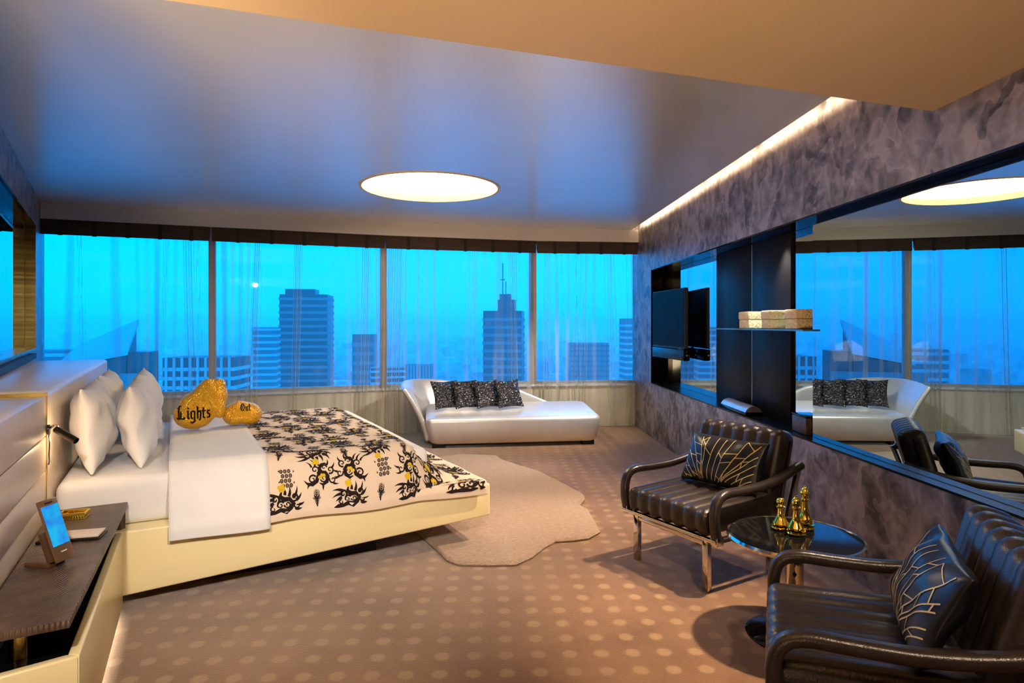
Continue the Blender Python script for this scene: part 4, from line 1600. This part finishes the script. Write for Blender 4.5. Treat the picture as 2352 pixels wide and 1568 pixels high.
figurine('shortest gold chess figurine, a pawn with a ball head', 1.292, 3.035, 0.155, 'pawn')
figurine('gold bishop shaped chess figurine with a pointed head, nearest the table edge', 1.330, 2.955, 0.180, 'bishop')
figurine('tallest gold chess figurine, with a crowned head', 1.408, 3.035, 0.205, 'king')

# ------------------------------------------------------------------ recess furniture
cab = thing('black_cabinet', 'tall black lacquered cabinet doors set in the mirror recess', 'cabinet')
for y0, y1 in ((6.31, 5.455), (5.445, 4.75)):
    prism('door', [(rx(y0, 0.185), y0), (rx(y1, 0.185), y1), (rx(y1, 0.217), y1), (rx(y0, 0.217), y0)], ZN0 + 0.014, ZN1 - 0.014, M['black_door'], cab, 0.002)
prism('door_fillet', [(rx(5.4545, 0.184), 5.4545), (rx(5.4455, 0.184), 5.4455), (rx(5.4455, 0.2), 5.4455), (rx(5.4545, 0.2), 5.4545)], ZN0 + 0.02, ZN1 - 0.02, M['brass'], cab)
ZSH = 1.405
o = prism('glass_shelf', [(rx(6.0, 0.01), 6.0), (rx(4.215, 0.01), 4.215), (rx(4.215, 0.183), 4.215), (rx(6.0, 0.183), 6.0)], ZSH, ZSH + 0.012, M['glass_shelf'])
props(o, 'dark glass shelf holding the woven boxes', 'shelf')
BX = ['farthest along the glass shelf', 'in the middle of the glass shelf', 'against the edge of the large mirror']
for i, (y, rz) in enumerate(((5.24, 4), (4.82, -3), (4.42, 0))):
    t = thing('woven_box', 'cream woven lidded box ' + BX[i], 'box', (rx(y, 0.095), y, ZSH + 0.0125), math.radians(rz), 'woven boxes on the glass shelf')
    box('box_body', (0.135, 0.185, 0.072), (0, 0, 0.036), M['woven'], t, 0.008)
    box('lid', (0.145, 0.195, 0.066), (0, 0, 0.106), M['woven'], t, 0.010)
t = thing('cream_case', 'cream dome topped case lying on the recess sill', 'case', (rx(5.45, 0.085), 5.45, ZN0 + 0.0125), 0.0)
box('case_base', (0.145, 0.62, 0.030), (0, 0, 0.015), M['black_gloss'], t, 0.006)
vs = []
bm = bmesh.new()
NS = 12
for k in range(2):
    for i in range(NS + 1):
        x = -0.07 + 0.14 * i / NS
        z = 0.031 + 0.050 * math.sin(PI * i / NS) ** 0.7
        bm.verts.new((x, (-0.30, 0.30)[k], z))
bm.verts.ensure_lookup_table()
L = list(bm.verts)
for i in range(NS):
    bm.faces.new((L[i], L[i + 1], L[NS + 2 + i], L[NS + 1 + i]))
bm.faces.new((L[0], L[NS], L[2 * NS + 1], L[NS + 1]))
bm.faces.new(L[0:NS + 1])
bm.faces.new(L[NS + 1:2 * NS + 2])
from_bm('case_lid', bm, M['silver'], t, True, angle=40)
t = thing('tissue_box', 'dark wooden tissue box on the recess sill beside the large mirror', 'box', (rx(4.36, 0.12), 4.36, ZN0 + 0.0125), 0)
box('box_body', (0.13, 0.22, 0.115), (0, 0, 0.0575), M['wood'], t, 0.006)
box('lid', (0.134, 0.224, 0.012), (0, 0, 0.121), M['black_gloss'], t, 0.002)

# television on a swivel bracket
tv0, tv1 = V((1.772, 7.97)), V((1.895, 6.93))
td = (tv1 - tv0)
tw = td.length
trz = math.atan2(td.y, td.x)
tv = thing('television', 'flat black television on a swivel arm in front of the recess', 'television', ((tv0.x + tv1.x) / 2, (tv0.y + tv1.y) / 2, 1.52), trz)
box('case', (tw, 0.040, 0.675), (0, 0.022, 0), M['black_matte'], tv, 0.005)
box('screen', (tw - 0.03, 0.003, 0.645), (0, 0.001, 0.003), M['screen'], tv)
box('edge_trim', (tw, 0.006, 0.010), (0, 0.001, -0.336), M['lamp_dark'], tv, 0.002)
box('swivel_arm', (0.07, 0.12, 0.10), (0.0, 0.10, 0.0), M['lamp_dark'], tv, 0.005)
sb = thing('sound_bar', 'long dark sound bar hanging below the television', 'speaker', ((tv0.x + tv1.x) / 2, (tv0.y + tv1.y) / 2, 1.11), trz)
box('bar_body', (tw - 0.02, 0.075, 0.125), (0, 0.03, 0), M['black_gloss'], sb, 0.012)
box('bar_grille', (tw - 0.10, 0.004, 0.095), (0, -0.0085, 0), M['lamp_dark'], sb, 0.001)
box('hanger', (0.05, 0.012, 0.10), (0, 0.062, 0.10), M['lamp_dark'], sb, 0.002)
box('wall_bracket', (0.05, 0.11, 0.04), (0, 0.124, 0.0), M['lamp_dark'], sb, 0.002)

# ------------------------------------------------------------------ city beyond the windows
ZG = -140.0
o = prism('ground', [(-6000, 12), (-6000, 9000), (6000, 9000), (6000, 12)], ZG - 1, ZG, M['ground_city'])
props(o, 'hazy city ground far below', kind='structure')


TOWERS = []


def tower(name, label, pxc, dist, w, d, ztop, m, band_m, fh, zlow, fins=0, rz=0.1, crown=()):
    x = (pxc - 1176) / 1450 * dist
    TOWERS.append((x, dist, 0.6 * (w + d)))
    t = thing(name, label, 'building', (x, dist, ZG), rz)
    H = ztop - ZG
    box('tower_body', (w, d, H), (0, 0, H / 2), m, t)
    band = None
    z = zlow - ZG
    while z < H - 1:
        if band is None:
            band = box('floor_band', (w + 0.8, d + 0.8, fh * 0.38), (0, 0, z), band_m, t)
        else:
            c = band.copy()
            COL.objects.link(c)
            c.parent = t
            c.location = (0, 0, z)
        z += fh
    fin = None
    for k in range(fins):
        xx = -w / 2 + w * (k + 0.5) / fins
        if fin is None:
            fin = box('facade_fin', (0.9, d + 1.2, H - (zlow - ZG)), (xx, 0, (H + (zlow - ZG)) / 2), band_m, t)
        else:
            c = fin.copy()
            COL.objects.link(c)
            c.parent = t
            c.location = (xx, 0, (H + (zlow - ZG)) / 2)
    for cw, cd, ch, cx_, cz in crown:
        box('roof_block', (cw, cd, ch), (cx_, 0, H + cz + ch / 2), m, t)
    return t


tower('office_tower', 'dark flat topped office tower seen through the second window bay', 706, 400, 28.5, 24, 20, M['conc_dark'], M['conc'], 4.2, -50, 0, 0.12, ((18, 14, 3.5, -3, 0),))
tower('antenna_tower', 'stepped dark tower with a rooftop antenna seen through the third window bay', 1158, 450, 27, 22, 11, M['conc_dark'], M['conc'], 5.5, -50, 0, -0.1, ((12, 10, 8, 2, 0), (8, 7, 4, 1, 8), (0.7, 0.7, 22, -1, 12), (3.4, 0.7, 0.7, -1, 22), (0.6, 0.6, 9, 1.2, 12)))
tower('apartment_block', 'broad apartment block with a gridded facade low in the first window bay', 478, 255, 27, 18, -11.5, M['conc_dark'], M['conc_pale'], 3.6, -34, 9, 0.05)
tower('apartment_tower', 'pale striped apartment tower beside the dark office tower', 612, 340, 11.5, 14, 0, M['conc'], M['conc_pale'], 3.4, -42, 0, 0.2)
tower('hotel_tower', 'square dark tower half hidden by the second mullion', 838, 620, 20, 18, -8, M['conc_dark'], M['conc'], 9, -72, 0, 0.0)
tower('apartment_tower', 'pale tower at the edge of the dark plaster wall', 1452, 380, 12, 14, 5, M['conc'], M['conc_pale'], 3.6, -46, 0, 0.1)
tower('office_block', 'wide mid rise office block seen through the last window bay', 1350, 640, 38, 24, -17, M['conc'], M['conc_dark'], 5.0, -70, 8, 0.1)
tower('office_block', 'low block with vertical fins behind the sofa cushions', 962, 560, 24, 20, -34, M['conc'], M['conc_pale'], 30, -64, 9, 0.0)
tower('apartment_block', 'low banded block under the second mullion', 890, 420, 22, 16, -27, M['conc_dark'], M['conc_pale'], 3.8, -52, 0, 0.25)
tower('apartment_tower', 'pale block at the far end of the first window bay behind the headboard', 130, 260, 20, 16, -9, M['conc'], M['conc_pale'], 3.6, -36, 0, 0.2)
# swooping roof building
t = thing('sloped_roof_building', 'building with a pale sloping roof above the headboard', 'building', ((235 - 1176) / 1450 * 190, 190, ZG), 0.35)
H = -140 - ZG


def hexa(name, lo, hi, pts, m):
    """box with its own four corner heights at the top"""
    bm = bmesh.new()
    a = [bm.verts.new((x, y, l)) for (x, y), l in zip(pts, lo)]
    b = [bm.verts.new((x, y, h)) for (x, y), h in zip(pts, hi)]
    bm.faces.new(a[::-1])
    bm.faces.new(b)
    for q in range(4):
        w = (q + 1) % 4
        bm.faces.new((a[q], a[w], b[w], b[q]))
    return from_bm(name, bm, m, t)


rp = [(-9, -7), (8, -7), (8, 9), (-9, 9)]
hexa('dark_wall', [60] * 4, [129.0, 132.0, 141.0, 133.0], [(-8, -6), (7.4, -6), (7.4, 8.5), (-8, 8.5)], M['conc_dark'])
hexa('sloping_roof', [129.2, 132.4, 141.8, 133.4], [130.6, 133.8, 143.2, 134.8], rp, M['conc_pale'])
hexa('flat_wing', [60] * 4, [133.2] * 4, [(7.5, -5), (14, -5), (14, 6), (7.5, 6)], M['conc_dark'])
prism('lower_wing', [(-12, -8), (14, -8), (14, -5.8), (-12, -5.8)], 60, 127, M['conc'], t)
# the mass of low buildings
rn = random.Random(21)
bm = bmesh.new()
for i in range(2600):
    d = 520 * math.exp(rn.random() * 2.5)
    ang = math.radians(rn.uniform(-46, 26))
    x, y = d * math.tan(ang), d
    w, dp = rn.uniform(10, 34) * (0.7 + d / 3000), rn.uniform(10, 34)
    h = rn.choice((14, 18, 22, 26, 34, 45, 60)) * rn.uniform(0.8, 1.3)
    if rn.random() < 0.05:
        h += 40
    if any(math.hypot(x - a, y - b) < c + 0.6 * (w + dp) for a, b, c in TOWERS):
        continue
    bm_box(bm, (w, dp, h), (x, y, ZG + h / 2), Matrix.Rotation(rn.uniform(-0.5, 0.5), 4, 'Z'))
o = from_bm('city_blocks', bm, M['city_mix'], None, fixn=False)
props(o, 'mass of low city buildings spreading to the horizon', 'buildings', kind='stuff')
# evening haze over the city
t = NT('evening_haze')
vsn = t.n('ShaderNodeVolumeScatter')
vsn.inputs['Color'].default_value = (1, 1, 1, 1)
vsn.inputs['Density'].default_value = 0.0004
vsn.inputs['Anisotropy'].default_value = 0.0
t.l(vsn.outputs[0], t.out.inputs['Volume'])
o = prism('evening_haze', [(-7000, 60), (-7000, 9500), (7000, 9500), (7000, 60)], ZG - 2, 40, t.m)
props(o, 'blue evening haze hanging over the city', 'haze', kind='stuff')
